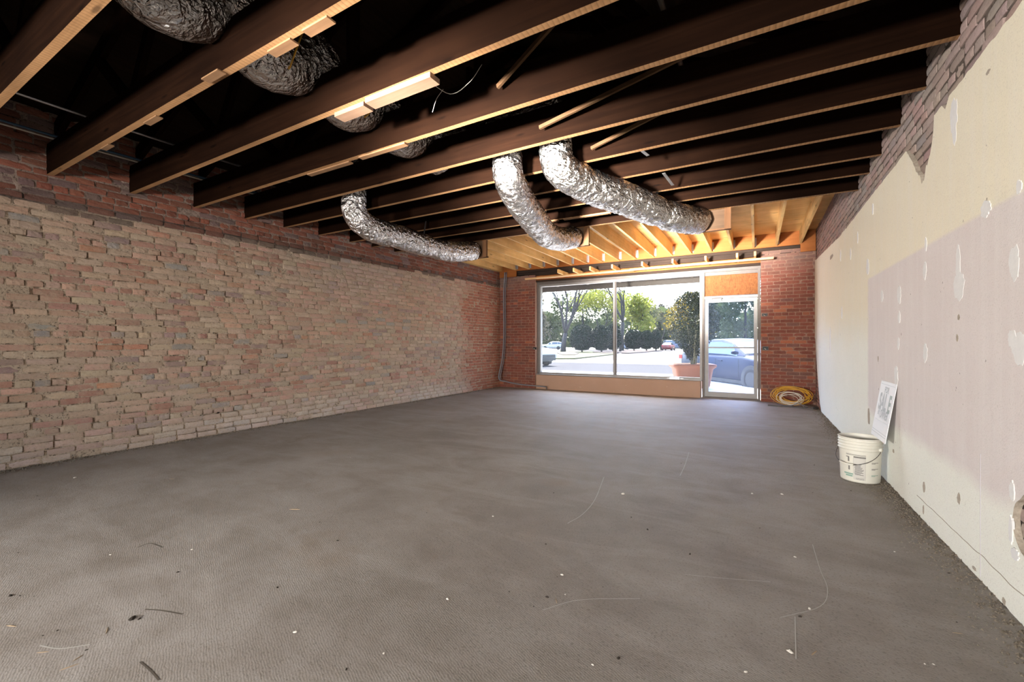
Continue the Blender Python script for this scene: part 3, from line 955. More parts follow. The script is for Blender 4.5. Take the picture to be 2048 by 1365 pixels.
dp(WX1 + .06, DX1 - .04, YS - .10, YS + .06, 0, .028, 'threshold', 'alu_dull')
cl = dp(lx0 + .14, lx0 + .34, YS - .12, YS - .05, 2.09, 2.115, 'door_closer', 'dark_metal')
dp(lx0 + .16, lx0 + .32, YS - .115, YS - .06, 2.05, 2.09, 'door_closer_body', 'alu')

# ------------------------------------------------------------------ electrical boxes and conduits
def thing(name, label, cat, loc=(0,0,0), group=None):
    return tag(empty(name, loc), label, cat, group)
def box_thing(name, label, x, z, w=.07, h=.055, mat='black'):
    t_ = thing(name, label, 'outlet box', (x, YF - .02, z))
    m = MB(); m.box(-w/2, w/2, -.012, .02, -h/2, h/2); m.build('box_body', M[mat], t_)
    m = MB(); m.box(-w/2 - .008, w/2 + .008, -.004, .0, -h/2 - .008, h/2 + .008); m.build('box_plate', M['alu_dull'], t_)
    m = MB(); m.tube([(-w*.2, -.012, 0), (-w*.1, -.03, -.01), (w*.1, -.02, -.02)], .004, 6); m.build('wire_end', M['wire_white'], t_)
    return t_
box_thing('switch_box', 'open black switch box high on the pier right of the door', .135, 1.72, .08, .04)
box_thing('outlet_box', 'torn outlet box with loose wires at door handle height', .15, 1.06, .09, .06)
box_thing('outlet_box', 'small black box on the pier beside the left window edge', WX0 - .005, 1.03, .09, .05)

t_ = thing('conduit_pipe', 'grey plastic conduit dropping down the left front corner and along the floor', 'conduit')
pts = spline([(-5.74, 9.77, 3.02), (-5.79, 9.79, 2.4), (-5.79, 9.80, 1.4), (-5.83, 9.78, .75), (-5.88, 9.70, .25), (-5.70, 9.76, .16), (-5.3, 9.8, .10), (-4.6, 9.84, .07)], 8)
m = MB(); m.tube(pts, .018, 8); m.build('pipe', M['conduit_grey'], t_, True)
m = MB(); m.tube([(p[0]+.045, p[1]+.01, p[2]) for p in pts[:34]], .011, 6); m.build('cable', M['conduit_grey'], t_, True)
m = MB(); m.tube([(-4.6, 9.84, .07), (-4.58, 9.84, .068), (-4.575, 9.84, .01)], .018, 8); m.build('pipe_end', M['alu_dull'], t_, True)

def long_pipe(name, label, cat, pts, r, mat):
    m = MB(); m.tube(pts, r, 8)
    return tag(m.build(name, M[mat], None, True), label, cat)
long_pipe('conduit_pipe', 'thin pale metal conduit across the joists on the left', 'conduit', [(-5.0, -2, 3.105), (-5.0, 1.4, 3.105), (-5.0, 6.0, 3.195)], .011, 'steel')
long_pipe('cable_run', 'blue cable on the joist tops close to the left wall', 'cable', [(-5.72, -2, 3.10), (-5.72, 1.4, 3.10), (-5.74, 6.0, 3.20)], .012, 'cable_blue')
long_pipe('cable_run', 'tan cable on the joist tops close to the left wall', 'cable', [(-5.79, -2, 3.095), (-5.79, 1.4, 3.095), (-5.80, 6.0, 3.195)], .009, 'wire_white')
long_pipe('conduit_pipe', 'grey metal conduit between the joists right of centre', 'conduit', [(-.5, -2, 3.16), (-.5, 2.0, 3.16), (-.47, 3.5, 3.16)], .016, 'steel')

# ------------------------------------------------------------------ foil ducts
def foil_tube(path, rad, seed, nseg=44, amp=.013, wr=30.0, pinch=()):
    """crumpled flexible duct along path; rad(t) radius"""
    mb = MB(); n = len(path); last = None; L = 0.0
    for i, p in enumerate(path):
        d = (path[min(i+1, n-1)] - path[max(i-1, 0)]).normalized()
        if i: L += (path[i] - path[i-1]).length
        if last is None:
            ref = Vector((0,0,1)) if abs(d.z) < .9 else Vector((1,0,0))
            s = d.cross(ref).normalized()
        else: s = (last - d*last.dot(d)).normalized()
        last = s; tt = d.cross(s); t_ = i/(n-1)
        r0 = rad(t_)
        for (pl, pw, pd) in pinch:
            r0 -= pd*math.exp(-((t_-pl)/pw)**2)
        for k in range(nseg):
            a = 2*math.pi*k/nseg
            ca, sa = math.cos(a), math.sin(a)
            w = 1 - abs(nz(ca*1.6 + seed, sa*1.6, L*wr*.55))*2
            w2 = nz(ca*3 + seed*2, sa*3, L*wr)
            w3 = 1 - abs(nz(ca*5 + seed*3, sa*5, L*14))*2
            r = r0 + amp*(.55*w + .5*w2 + .45*w3)
            mb.v.append(tuple(p + (s*ca + tt*sa)*r))
    for i in range(n-1):
        for k in range(nseg):
            k2 = (k+1) % nseg
            mb.f.append((i*nseg+k, i*nseg+k2, (i+1)*nseg+k2, (i+1)*nseg+k)); mb.m.append(0)
    mb.f.append(tuple(range(nseg))[::-1]); mb.m.append(0)
    mb.f.append(tuple((n-1)*nseg+k for k in range(nseg))); mb.m.append(0)
    return mb
def band(path, t_, r, w=.02):
    i = int(t_*(len(path)-1)); i = max(1, min(len(path)-2, i))
    p = path[i]; d = (path[i+1]-path[i-1]).normalized()
    m = MB(); m.tube([p - d*w/2, p - d*w/2*.99, p + d*w/2*.99, p + d*w/2], [r*.96, r, r, r*.96], 28)
    return m

DUCTS = [
 ('silver foil duct bending from joists toward the left ceiling box', [(-4.19, 3.58, 3.20), (-4.20, 3.58, 2.95), (-4.22, 3.62, 2.72), (-4.23, 3.88, 2.60), (-4.22, 4.35, 2.60), (-4.21, 4.9, 2.585), (-4.19, 5.5, 2.61), (-4.16, 6.02, 2.72)], .143, ((.55, .012, .010), (.74, .02, .018))),
 ('silver foil duct swooping down in the middle of the ceiling', [(-2.08, 3.58, 3.20), (-2.08, 3.58, 2.95), (-2.10, 3.66, 2.76), (-2.18, 4.05, 2.66), (-2.28, 4.6, 2.60), (-2.38, 5.1, 2.575), (-2.40, 5.6, 2.62), (-2.38, 6.02, 2.73)], .146, ((.66, .02, .012),)),
 ('long silver foil duct sloping toward the right ceiling box', [(-1.58, 3.58, 3.20), (-1.58, 3.58, 2.95), (-1.56, 3.66, 2.76), (-1.42, 4.02, 2.69), (-1.16, 4.55, 2.655), (-.95, 5.05, 2.63), (-.80, 5.45, 2.645), (-.66, 6.02, 2.735)], .150, ((.72, .022, .026),)),
]
for i, (lab, pts, r, pinch) in enumerate(DUCTS):
    path = spline(pts, 36)
    t_ = thing('foil_duct', lab, 'duct', tuple(pts[-1]), 'foil ducts dropping from the joists')
    mb = foil_tube(path, lambda q, r=r: r*(.93 + .12*min(1, max(0, (q-.2)/.3))), 3.1*i + 1, pinch=pinch)
    child(mb, 'duct_sleeve', M['foil'], t_, True)
    child(band(path, .62 if i == 0 else .86, r*1.05, .03), 'duct_band', M['foil'], t_, True)
    j = int(.70*(len(path)-1)); p = path[j]
    m = MB(); m.bar(p + Vector((0, 0, r*.9)), p + Vector((.0, .05, r + .22)), .022, .003, (0, 1, 0)); child(m, 'hanger_strap', M['dark_metal'], t_)

def trunk_path():
    pts = []
    for k in range(0, 84):
        y = -1.4 + k*.06
        ph = 0
        js = sorted(JY + JYB)
        for a, b in zip(js, js[1:]):
            if a <= y <= b: ph = math.sin(math.pi*(y-a)/(b-a))
        pts.append(Vector((-2.9 + .02*math.sin(y*2), y, 3.315 - .20*ph**.8)))
    return pts
t_ = thing('foil_trunk_duct', 'wide sagging foil duct lying across the dark joists left of centre', 'duct', (-2.9, 1.0, 3.1))
child(foil_tube([p for q in [trunk_path()] for p in spline(q, 4)], lambda q: .185, 21.0, 40, .014, 22), 'duct_sleeve', M['foil'], t_, True)
for y in (1.1, 1.72, 2.4):
    m = MB(); m.tube([(-3.06, y, 3.2), (-2.98, y + .02, 3.0), (-2.86, y + .05, 2.95), (-2.74, y + .08, 3.02), (-2.62, y + .1, 3.25)], .006, 6); child(m, 'hanger_cord', M['wire_yellow'], t_, True)
t_ = thing('foil_cross_duct', 'dim foil duct running sideways above the joists behind the trunk duct', 'duct', (-2.8, 3.58, 3.2))
path = spline([(-4.3, 3.58, 3.26), (-3.5, 3.58, 3.23), (-2.8, 3.58, 3.2), (-2.1, 3.58, 3.23), (-1.5, 3.58, 3.26)], 40)
child(foil_tube(path, lambda q: .14, 33.0, 40, .012, 22), 'duct_sleeve', M['foil'], t_, True)
t_ = None

# print on the trunk duct
def text_mesh(txt, size, extrude=0.0, bold=0.0):
    cu = bpy.data.curves.new('txt', 'FONT'); cu.body = txt; cu.size = size; cu.align_x = 'CENTER'; cu.align_y = 'CENTER'
    cu.extrude = extrude; cu.offset = bold; cu.resolution_u = 3
    ob = bpy.data.objects.new('txt', cu); COL.objects.link(ob)
    bpy.context.view_layer.update()
    dg = bpy.context.evaluated_depsgraph_get()
    me = bpy.data.meshes.new_from_object(ob.evaluated_get(dg))
    bpy.data.objects.remove(ob, do_unlink=True)
    return me

# hung boxes at the duct ends
BOXES = [(-3.95, 'dark wooden box board under last joist at the left foil duct'), (-2.17, 'dark wooden box board under last joist at the middle foil duct'), (-.31, 'dark wooden box board under last joist at the right foil duct')]
for (x, lab) in BOXES:
    t_ = thing('duct_end_box', lab, 'wood box', (x, 6.1, 2.60), 'boxes at the duct ends')
    m = MB(); m.box(-.52, .0, .0, .03, .02, .45); m.build('back_board', M['box_ply'], t_)
    m = MB(); m.box(-.045, .03, -.04, -.002, .0, .40); m.build('post', M['pine_z'], t_)
    m = MB(); m.box(-.52, .03, -.03, .03, .0, .018); m.build('ledge', M['pine_z'], t_)

# wood scraps nailed below the joists  (x0, x1, y, drop, width)
SCR = [(-2.32, -1.75, 2.115, .034, .092, 'wide pale board nailed under a joist beside the foil trunk duct'),
       (-2.66, -2.36, 2.135, .030, .088, 'short pale board stub nailed under a joist left of the wide one'),
       (-2.10, -1.90, 1.475, .010, .055, 'narrow lath end under the joist nearest the top centre'),
       (-2.42, -2.21, 1.480, .010, .055, 'split lath end under the second joist beside the trunk duct'),
       (-3.02, -2.83, 1.420, .008, .05, 'small lath end at the middle of the second joist'),
       (-3.98, -3.78, 1.475, .008, .045, 'small lath end low on the second joist'),
       (-4.80, -4.64, 1.480, .008, .04, 'small lath end nearest the left wall on the second joist'),
       (-3.85, -3.25, 2.735, .012, .05, 'splintered lath end under the joist below the trunk duct'),
       (-3.1, -2.55, 2.715, .014, .05, 'long splintered lath under the joist right of the trunk duct'),
       (-2.30, -1.65, 5.515, .016, .05, 'pale lath end under a far joist right of the middle duct'),
       (-2.62, -2.38, 5.515, .014, .05, 'lath end under a far joist touching the middle duct')]
for (x0, x1, y, dr, w, lab) in SCR:
    za, zb_ = jz(y)
    zz = za + (zb_-za)*((x0+x1)/2 - XL)/(XR - XL)
    sl = (zb_-za)/(XR-XL)
    m = MB(); m.bar((x0, y, zz - dr/2 - .001 - sl*(x1-x0)/2), (x1, y, zz - dr/2 - .001 + sl*(x1-x0)/2), w, dr)
    ob = m.build('wood_scrap', M['pine_pale'] if dr > .02 else M['joist_scrap'])
    tag(ob, lab, 'wood scrap', 'wood scraps under the joists')
for (x, y, a, lab) in ((-.80, 4.45, 60, 'short grey metal strap hanging by the joists right of the long duct'), (-.87, 3.85, 20, 'tiny grey metal strap above the long foil duct')):
    m = MB(); za = 2.84
    m.bar((x, y, za), (x + .03, y + (.36 if a > 30 else .09), za - .012), .03, .002)
    tag(m.build('metal_strap', M['steel']), lab, 'strap', 'metal straps at the joists')
m = MB(); m.tube(spline([(-1.95, 2.25, 2.95), (-1.85, 2.40, 2.89), (-1.70, 2.42, 2.94), (-1.62, 2.45, 3.05)], 6), .0018, 5)
m.tube(spline([(-1.88, 2.36, 2.91), (-1.99, 2.42, 2.90), (-2.05, 2.45, 2.84)], 6), .0018, 5)
tag(m.build('loose_wire', M['wire_white'], None, True), 'thin pale wire dangling between dark joists near the wide board', 'wire')

# ------------------------------------------------------------------ bucket, sign, cable coil
BX, BY = .765, 4.66
B = thing('bucket', 'white plastic pail with printed label standing by the plaster wall', 'bucket', (BX, BY, 0))
prof = [(0, .004), (.126, .004), (.131, .0), (.134, .012), (.1425, .255), (.1435, .262)]
for k in range(4):
    z = .268 + k*.024
    prof += [(.1445, z), (.152, z + .002), (.152, z + .006), (.1455, z + .009)]
prof += [(.147, .358), (.153, .360), (.153, .367), (.145, .369), (.1425, .362), (.140, .30), (.130, .012), (0, .012)]
m = MB(); m.lathe(prof, 56); m.build('pail', M['white_plastic'], B, True)
ang0 = math.atan2(-BY, -BX)   # towards the camera
def on_pail(a0, a1, z0, z1, mat, name, off=.0012, n=10):
    m = MB()
    for k in range(n+1):
        a = ang0 + a0 + (a1-a0)*k/n
        for z in (z0, z1):
            r = .134 + (.1425-.134)*((z-.012)/.243) + off
            m.v.append((r*math.cos(a), r*math.sin(a), z))
    for k in range(n): m.f.append((2*k, 2*k+2, 2*k+3, 2*k+1)); m.m.append(0)
    return m.build(name, M[mat], B, True)
on_pail(-.32, .26, .025, .222, 'label_pale', 'label', .0008)
for z in (.214, .22): on_pail(-.70, .27, z + .012, z + .015, 'print_grey', 'print_line')
on_pail(-.30, .27, .208, .220, 'print_grey', 'print_title')
rd = random.Random(5)
for k in range(11):
    z = .152 - k*.0085
    on_pail(-.27 + rd.uniform(0, .03), .20 - rd.uniform(0, .18), z, z + .0045, 'print_grey', 'print_line', .0015)
for k in range(3):
    on_pail(-.2, .2, .040 - k*.005, .042 - k*.005, 'print_grey', 'print_line', .0015)
on_pail(.255, .26, .025, .205, 'print_grey', 'print_line', .0015); on_pail(-.325, -.32, .04, .205, 'print_grey', 'print_line', .0015)
for z, mt in ((.175, 'print_grey'), (.125, 'print_grey'), (.072, 'print_green')):
    on_pail(.56, .98, z, z + .004, mt, 'print_line'); on_pail(.56, .78, z - .007, z - .003, mt, 'print_line')
on_pail(-.85, -.34, .062, .074, 'print_green', 'print_band'); on_pail(-.75, -.36, .045, .058, 'print_green', 'print_band')
on_pail(-.60, -.52, .17, .21, 'print_grey', 'print_mark'); on_pail(-.70, -.55, .205, .212, 'print_grey', 'print_mark'); on_pail(-.58, -.5, .10, .135, 'print_grey', 'print_mark')
# wire bail and grip
e1, e2 = ang0 + 1.05, ang0 + 1.05 - math.pi
hp = []
for k in range(25):
    t_ = k/24; a = e1 - math.pi*t_
    r = .158 + .012*math.sin(math.pi*t_)
    hp.append(Vector((r*math.cos(a), r*math.sin(a), .285 - .135*math.sin(math.pi*t_)**.8)))
m = MB(); m.tube(hp, .0022, 6); m.build('bail_wire', M['dark_metal'], B, True)
m = MB(); m.tube(hp[10:16], .0085, 10); m.build('grip', M['white_plastic'], B, True)
for a in (e1, e2):
    m = MB(); m.tube([(.146*math.cos(a), .146*math.sin(a), .285), (.162*math.cos(a), .162*math.sin(a), .285)], .016, 12); m.build('bail_ear', M['white_plastic'], B, True)

# FOR SALE sign leaning from the pail rim against the wall
S0 = Vector((.872, 4.615, .371)); SWID, SLEN = .47, .475
lean = math.atan2(XR - .006 - S0.x, .465)
S = thing('sale_sign', 'white cardboard FOR SALE sign leaning on the wall over the pail', 'sign', tuple(S0))
S.rotation_euler = (0, lean, 0)
m = MB(); m.box(0, .004, -SWID/2, SWID/2, 0, SLEN); m.build('board', M['sign_white'], S)
def sign_text(txt, size, zc, yc, mat, sx=1.0, sz=1.0, bold=.0):
    me = text_mesh(txt, size, 0, bold)
    for v in me.vertices:
        x, y = v.co.x*sx, v.co.y*sz
        v.co = (-.0012, yc - x, zc + y)
    me.materials.clear(); me.materials.append(M[mat])
    ob = bpy.data.objects.new('lettering', me); COL.objects.link(ob); ob.parent = S
sign_text('FOR', .07, .403, 0.0, 'sign_ink', 1, 1, .002)
sign_text('SAL', .175, .295, .055, 'sign_ink', .86, 1.1, .006)
sign_text('E', .175, .295, -.150, 'sign_ink_dark', .86, 1.1, .006)
sign_text('BY', .045, .205, .12, 'sign_ink', 1, 1.2, .001)
sign_text('OWNER', .08, .20, -.05, 'sign_ink', .8, 1.2, .002)
for z, w in ((.448, .9), (.145, .8), (.055, .96), (.035, .96)):
    m = MB(); m.box(-.0012, -.0002, -SWID/2*w, SWID/2*w, z, z + .0022); m.build('rule_line', M['sign_ink'], S)

# cable coils leaning on the right pier
def coil(name, label, cx, cy, cz, rx, rz, turns, seed, r, mat, tilt):
    rd = random.Random(seed); pts = []
    N = 26
    for k in range(turns*N):
        tn = k//N; a = 2*math.pi*k/N
        q = .84 + .34*nz(tn*1.37 + .5, seed*.77) + .16*math.sin(a + tn*1.3)
        x = rx*q*math.cos(a); z = rz*q*math.sin(a) + .012*nz(tn, a, seed)
        y = .02*nz(tn*2.1, a*.4, seed+3)
        pts.append((cx + x, cy + y - z*math.sin(tilt)*-1, cz + z*math.cos(tilt)))
    m = MB(); m.tube(pts, r, 6)
    return tag(m.build(name, M[mat], None, True), label, 'cable', 'cable coils at the pier')
coil('cable_coil', 'coil of yellow cable heaped against the right brick pier', .57, 9.62, .185, .30, .19, 11, 3, .0048, 'wire_yellow', R(40))
coil('cable_coil', 'smaller coil of white cable in front of the yellow coil', .54, 9.50, .135, .215, .15, 6, 8, .0048, 'wire_white', R(38))
m = MB(); m.tube(spline([(.45, 9.4, .02), (.55, 9.33, .03), (.66, 9.36, .08), (.74, 9.30, .02), (.80, 9.42, .015), (.66, 9.45, .05), (.55, 9.4, .015)], 8), .006, 6)
tag(m.build('loose_cable', M['conduit_grey'], None, True), 'short grey cable tangle on the floor before the coils', 'cable')
m = MB(); m.bar((.18, 9.30, .014), (.86, 9.16, .014), .02, .02)
tag(m.build('steel_rod', M['dark_metal']), 'dark rusty steel rod on the floor before the cable coils', 'rod')
m = MB()
m.prism(blob(.90, 9.22, .08, .12, 77, 12), 'z', 0.001, .04)
tag(m.build('brick_fragment', M['debris_dark']), 'dark broken brick lump in the right front corner', 'rubble')

# ------------------------------------------------------------------ floor litter, cracks and scratches
def groundpt(u, v):
    a = (u-1024)/865; b = (687-v)/865; s_, c_ = math.sin(YAW), math.cos(YAW)
    k = -CAMZ/b
    return Vector((k*(-s_ + a*c_), k*(c_ + a*s_), 0))
def lump_mesh(seed, mat, sx=1, sy=1, sz=.5):
    rd = random.Random(seed); m = MB()
    vs = []
    for z, r in ((0, 1), (.55, .9), (1, .45)):
        for k in range(6):
            a = 2*math.pi*k/6 + z
            q = r*rd.uniform(.7, 1.15)
            vs.append((sx*q*math.cos(a), sy*q*math.sin(a), sz*z*rd.uniform(.8, 1.1)))
    fs = []
    for i in range(2):
        for k in range(6):
            k2 = (k+1) % 6; fs.append((i*6+k, i*6+k2, (i+1)*6+k2, (i+1)*6+k))
    fs.append(tuple(range(12, 18)))
    m.add(vs, fs)
    return m.mesh('chip', mat)
rd = random.Random(23)
kinds = [('plaster_crumb', M['debris_white'], 'small white plaster crumb on the concrete floor', 'plaster crumbs on the floor', (1, .7, .5)),
         ('dirt_crumb', M['debris_dark'], 'small dark clod of dirt on the concrete floor', 'dark clods on the floor', (1, .6, .5)),
         ('wood_splinter', M['debris_wood'], 'thin brown wood splinter lying on the concrete floor', 'wood splinters on the floor', (3.2, .35, .3))]
meshes = [[lump_mesh(10*i+j, k[1], *k[4]) for j in range(4)] for i, k in enumerate(kinds)]
SPOTS = []
for (u, v, i, s) in [(1246, 989, 0, .016), (1504, 988, 0, .013), (1564, 989, 0, .012), (265, 1238, 1, .02), (1295, 1060, 1, .010), (1094, 1194, 1, .010), (1380, 1109, 1, .010), (1237, 1316, 1, .010), (1560, 875, 2, .014),
                     (150, 956, 0, .012), (20, 1192, 1, .012), (1115, 836, 2, .012), (955, 861, 2, .012), (1600, 1235, 1, .009), (1580, 1305, 0, .012), (1590, 1115, 0, .008), (590, 1020, 2, .012), (675, 1083, 1, .009)]:
    SPOTS.append((u, v, i, s))
for k in range(64):
    u = rd.uniform(0, 2000); v = 700 + 650*rd.random()**.6
    p = groundpt(u, max(v, 815))
    if XL + .2 < p.x < XR - .1 and .5 < p.y < 9.5:
        SPOTS.append((u, max(v, 815), rd.choice([0, 0, 1, 1, 1, 2]), rd.uniform(.004, .009)))
for (u, v, i, s) in SPOTS:
    nm, mt, lab, grp, _ = kinds[i]
    p = groundpt(u, v)
    if not (XL + .1 < p.x < XR - .05): continue
    o_ = bpy.data.objects.new(nm, rd.choice(meshes[i])); COL.objects.link(o_)
    o_.location = (p.x, p.y, .006*nz(p.x*.8, p.y*.8, 3)); o_.rotation_euler = (0, 0, rd.uniform(0, 6.3)); o_.scale = (s, s, s)
    tag(o_, lab, 'debris', grp)

def strip_mesh(pts, w, mat, name):
    m = MB()
    for a, b in zip(pts, pts[1:]):
        d = (b - a); n_ = Vector((-d.y, d.x, 0)).normalized()*w/2
        za = .006*nz(a.x*.8, a.y*.8, 3) + .0012; zb_ = .006*nz(b.x*.8, b.y*.8, 3) + .0012
        m.add([(a.x-n_.x, a.y-n_.y, za), (a.x+n_.x, a.y+n_.y, za), (b.x+n_.x, b.y+n_.y, zb_), (b.x-n_.x, b.y-n_.y, zb_)], [(0, 3, 2, 1)])
    return m.build(name, mat, FLOOR)
def gl(*uv): return spline([groundpt(u, v) for u, v in uv], 6)
strip_mesh(gl((1208, 955), (1190, 1000), (1165, 1030), (1135, 1048)), .005, M['scratch'], 'scratch')
strip_mesh(gl((1378, 905), (1370, 930), (1360, 952)), .005, M['scratch'], 'scratch')
strip_mesh(gl((1625, 1090), (1640, 1140), (1655, 1180), (1640, 1215), (1560, 1237)), .003, M['scratch'], 'scratch')
strip_mesh(gl((1590, 1235), (1592, 1320)), .004, M['scratch'], 'scratch')
strip_mesh(gl((1085, 1220), (1160, 1200), (1280, 1198)), .003, M['scratch'], 'scratch')
strip_mesh(gl((1370, 1150), (1450, 1158), (1540, 1165)), .003, M['scratch'], 'scratch')
strip_mesh(gl((80, 1292), (120, 1298), (180, 1290)), .006, M['scratch'], 'scratch')
strip_mesh(gl((280, 1325), (300, 1342), (318, 1362)), .006, M['crack'], 'crack')
strip_mesh(gl((290, 1220), (320, 1222), (365, 1230)), .006, M['crack'], 'crack')
strip_mesh(gl((275, 1095), (300, 1087), (325, 1095)), .005, M['crack'], 'crack')

# crumbly dirt along the foot of the walls: uncountable
def rubble(name, x0, x1, y0, y1, n, seed, label):
    rd = random.Random(seed); m = MB()
    for k in range(n):
        y = rd.uniform(y0, y1)
        q = abs(rd.gauss(0, .35)); x = x0 + (x1-x0)*min(1, q)
        s = rd.uniform(.003, .011)*(1 - .5*min(1, q)); h = s*rd.uniform(.5, 1.1)
        a = rd.uniform(0, 3); e = rd.uniform(.4, 1.6)
        vs = [(x + s*e*math.cos(a+j*2.09), y + s*math.sin(a+j*2.09), .0005) for j in range(3)] + [(x + rd.uniform(-.3, .3)*s, y, h + .002)]
        m.add(vs, [(0, 1, 3), (1, 2, 3), (2, 0, 3)])
    o_ = m.build(name, M['rubble']); return tag(o_, label, 'rubble', kind='stuff')
rubble('wall_foot_rubble', XR - .002, XR - .26, .6, 9.6, 5200, 4, 'dark crumbly dirt along the foot of the right wall')
rubble('wall_foot_rubble', XL + .012, XL + .22, .6, 9.8, 3600, 5, 'pale mortar crumbs along the foot of the left brick wall')

# ------------------------------------------------------------------ outdoors
GZ = -.15
def outpt(u, v, z=GZ):
    a = (u-1024)/865; b = (687-v)/865; s_, c_ = math.sin(YAW), math.cos(YAW)
    k = (z - CAMZ)/b
    return Vector((k*(-s_ + a*c_), k*(c_ + a*s_), z))
def at_depth(u, d, z=GZ):
    l = (u-1024)/865*d; s_, c_ = math.sin(YAW), math.cos(YAW)
    return Vector((-s_*d + c_*l, c_*d + s_*l, z))
def ground(name, poly, z0, z1, mat, label, kind='structure'):
    m = MB(); m.prism(poly, 'z', z0, z1)
    o_ = fix_normals(m.build(name, mat)); return tag(o_, label, 'ground', kind=kind)
ground('ground', [(-260, -60), (260, -60), (260, 260), (-260, 260)], GZ - .6, GZ - .05, M['dirt'], 'open ground around the building')
ground('sidewalk', [(-40, YS + .12), (30, YS + .12), (30, 17), (-40, 17)], GZ - .04, -.02, M['walk'], 'concrete walk in front of the shop, widened to bounce light indoors')  # pale concrete carried out past the walk to bounce sun onto the ceiling
ground('parking_lot', [(-120, 17), (120, 17), (120, 19.5), (-120, 19.5)], GZ - .04, GZ, M['asphalt'], 'asphalt parking strip before the shop')
ground('road', [(-120, 19.5), (120, 19.5), (120, 27.5), (-120, 27.5)], GZ - .04, GZ + .002, M['road'], 'pale street beyond the parking strip')
ground('road_apron', [(-120, 27.5), (120, 27.5), (120, 33), (-120, 33)], GZ - .04, GZ + .004, M['apron'], 'bright concrete apron beyond the street')
ground('far_lot', [(-150, 33), (150, 33), (150, 90), (-150, 90)], GZ - .04, GZ, M['asphalt'], 'far parking lot under the trees')
ground('rear_yard', [(-30, YB - 20), (30, YB - 20), (30, YB - .28), (-30, YB - .28)], GZ - .04, -.03, M['apron'], 'concrete yard behind the building')
isl = [outpt(u, v) for u, v in ((1060, 714), (1098, 719.5), (1150, 719), (1195, 714), (1232, 709.5), (1232, 704.5), (1190, 704), (1140, 702.5), (1060, 703))]
m = MB(); m.prism([(p.x, p.y) for p in isl], 'z', GZ - .04, GZ + .10)
tag(fix_normals(m.build('lawn', M['grass'])), 'small grass island under the bare tree across the street', 'grass', kind='stuff')
for (poly, lab) in ((((1112, 708), (1125, 712.5), (1150, 712.5), (1158, 709), (1140, 705.2)), 'reddish mulch patch at the foot of the bare tree'),
                    (((1185, 707), (1215, 709), (1238, 707), (1238, 704.2), (1190, 703.8)), 'reddish mulch strip below the clipped hedges')):
    m = MB(); m.prism([(outpt(u, v).x, outpt(u, v).y) for u, v in poly], 'z', GZ + .101, GZ + .16)
    tag(fix_normals(m.build('mulch_bed', M['mulch'])), lab, 'mulch', kind='stuff')
m = MB(); m.prism([(outpt(u, v).x, outpt(u, v).y) for u, v in ((1243, 707.5), (1258, 708), (1300, 704.5), (1325, 702), (1290, 700.5), (1243, 701))], 'z', GZ - .02, GZ + .12)
tag(fix_normals(m.build('mulch_bed', M['mulch'])), 'tan mulch strip below the right group of clipped hedges', 'mulch', kind='stuff')

# canopy over the walk
CN = thing('storefront_canopy', 'dark timber canopy over the walk outside the shop window', 'canopy', (-2, 11, 2.7))
def cchild(m, name, mat): return child(m, name, M[mat], CN)
m = MB(); m.box(-9, 4, YS + .24, 11.62, 2.90, 2.95); cchild(m, 'canopy_deck', 'canopy')
m = MB(); m.box(-9, 4, 11.58, 11.64, 2.665, 2.93); cchild(m, 'fascia', 'fascia')
for k in range(14):
    x = -8.6 + k*.90
    m = MB(); m.box(x - .03, x + .03, YS + .24, 11.57, 2.80, 2.90); cchild(m, 'rafter', 'canopy_rafter')

# ---- leaves and trees
def leaf_quads(m, c, size, rd, n, spread, shell=0.0, flat=1.0):
    for k in range(n):
        while True:
            q = Vector((rd.uniform(-1, 1), rd.uniform(-1, 1), rd.uniform(-1, 1)))
            if .01 < q.length <= 1 and q.length >= shell*rd.random(): break
        p = Vector(c) + Vector((q.x*spread[0], q.y*spread[1], q.z*spread[2]))
        add_leaf(m, p, size*rd.uniform(.6, 1.25), rd)
def add_leaf(m, p, s, rd, mi=0):
    n_ = Vector((rd.gauss(0, 1), rd.gauss(0, 1), rd.gauss(0, 1) + .4)).normalized()
    a = n_.orthogonal().normalized(); b = n_.cross(a)
    an = rd.uniform(0, 6.28); a, b = a*math.cos(an) + b*math.sin(an), b*math.cos(an) - a*math.sin(an)
    m.add([p - a*s*.5, p + b*s*.28, p + a*s*.5, p - b*s*.28], [(0, 1, 2, 3)], mi)

def grow(br, tips, p, d, length, r, depth, rd, spread, up):
    n = 5; pts = [p.copy()]; rs = [r]
    for k in range(n):
        d = (d + Vector((rd.gauss(0, .10), rd.gauss(0, .10), rd.gauss(0, .07) + up*.06))).normalized()
        p = p + d*length/n
        pts.append(p.copy()); rs.append(r*(1 - .45*(k+1)/n))
    br.tube(pts, rs, 5 if depth < 3 else 6)
    if depth <= 1: tips += pts[2:]
    if depth == 0: return
    for k in range(rd.choice((2, 3, 3))):
        ax = Vector((rd.gauss(0, 1), rd.gauss(0, 1), rd.gauss(0, .4))).normalized()
        nd = (d + ax*spread).normalized()
        j = rd.choice((-1, -1, -2, -3))
        grow(br, tips, pts[j], nd, length*rd.uniform(.62, .85), rs[j]*.72, depth-1, rd, spread, up)

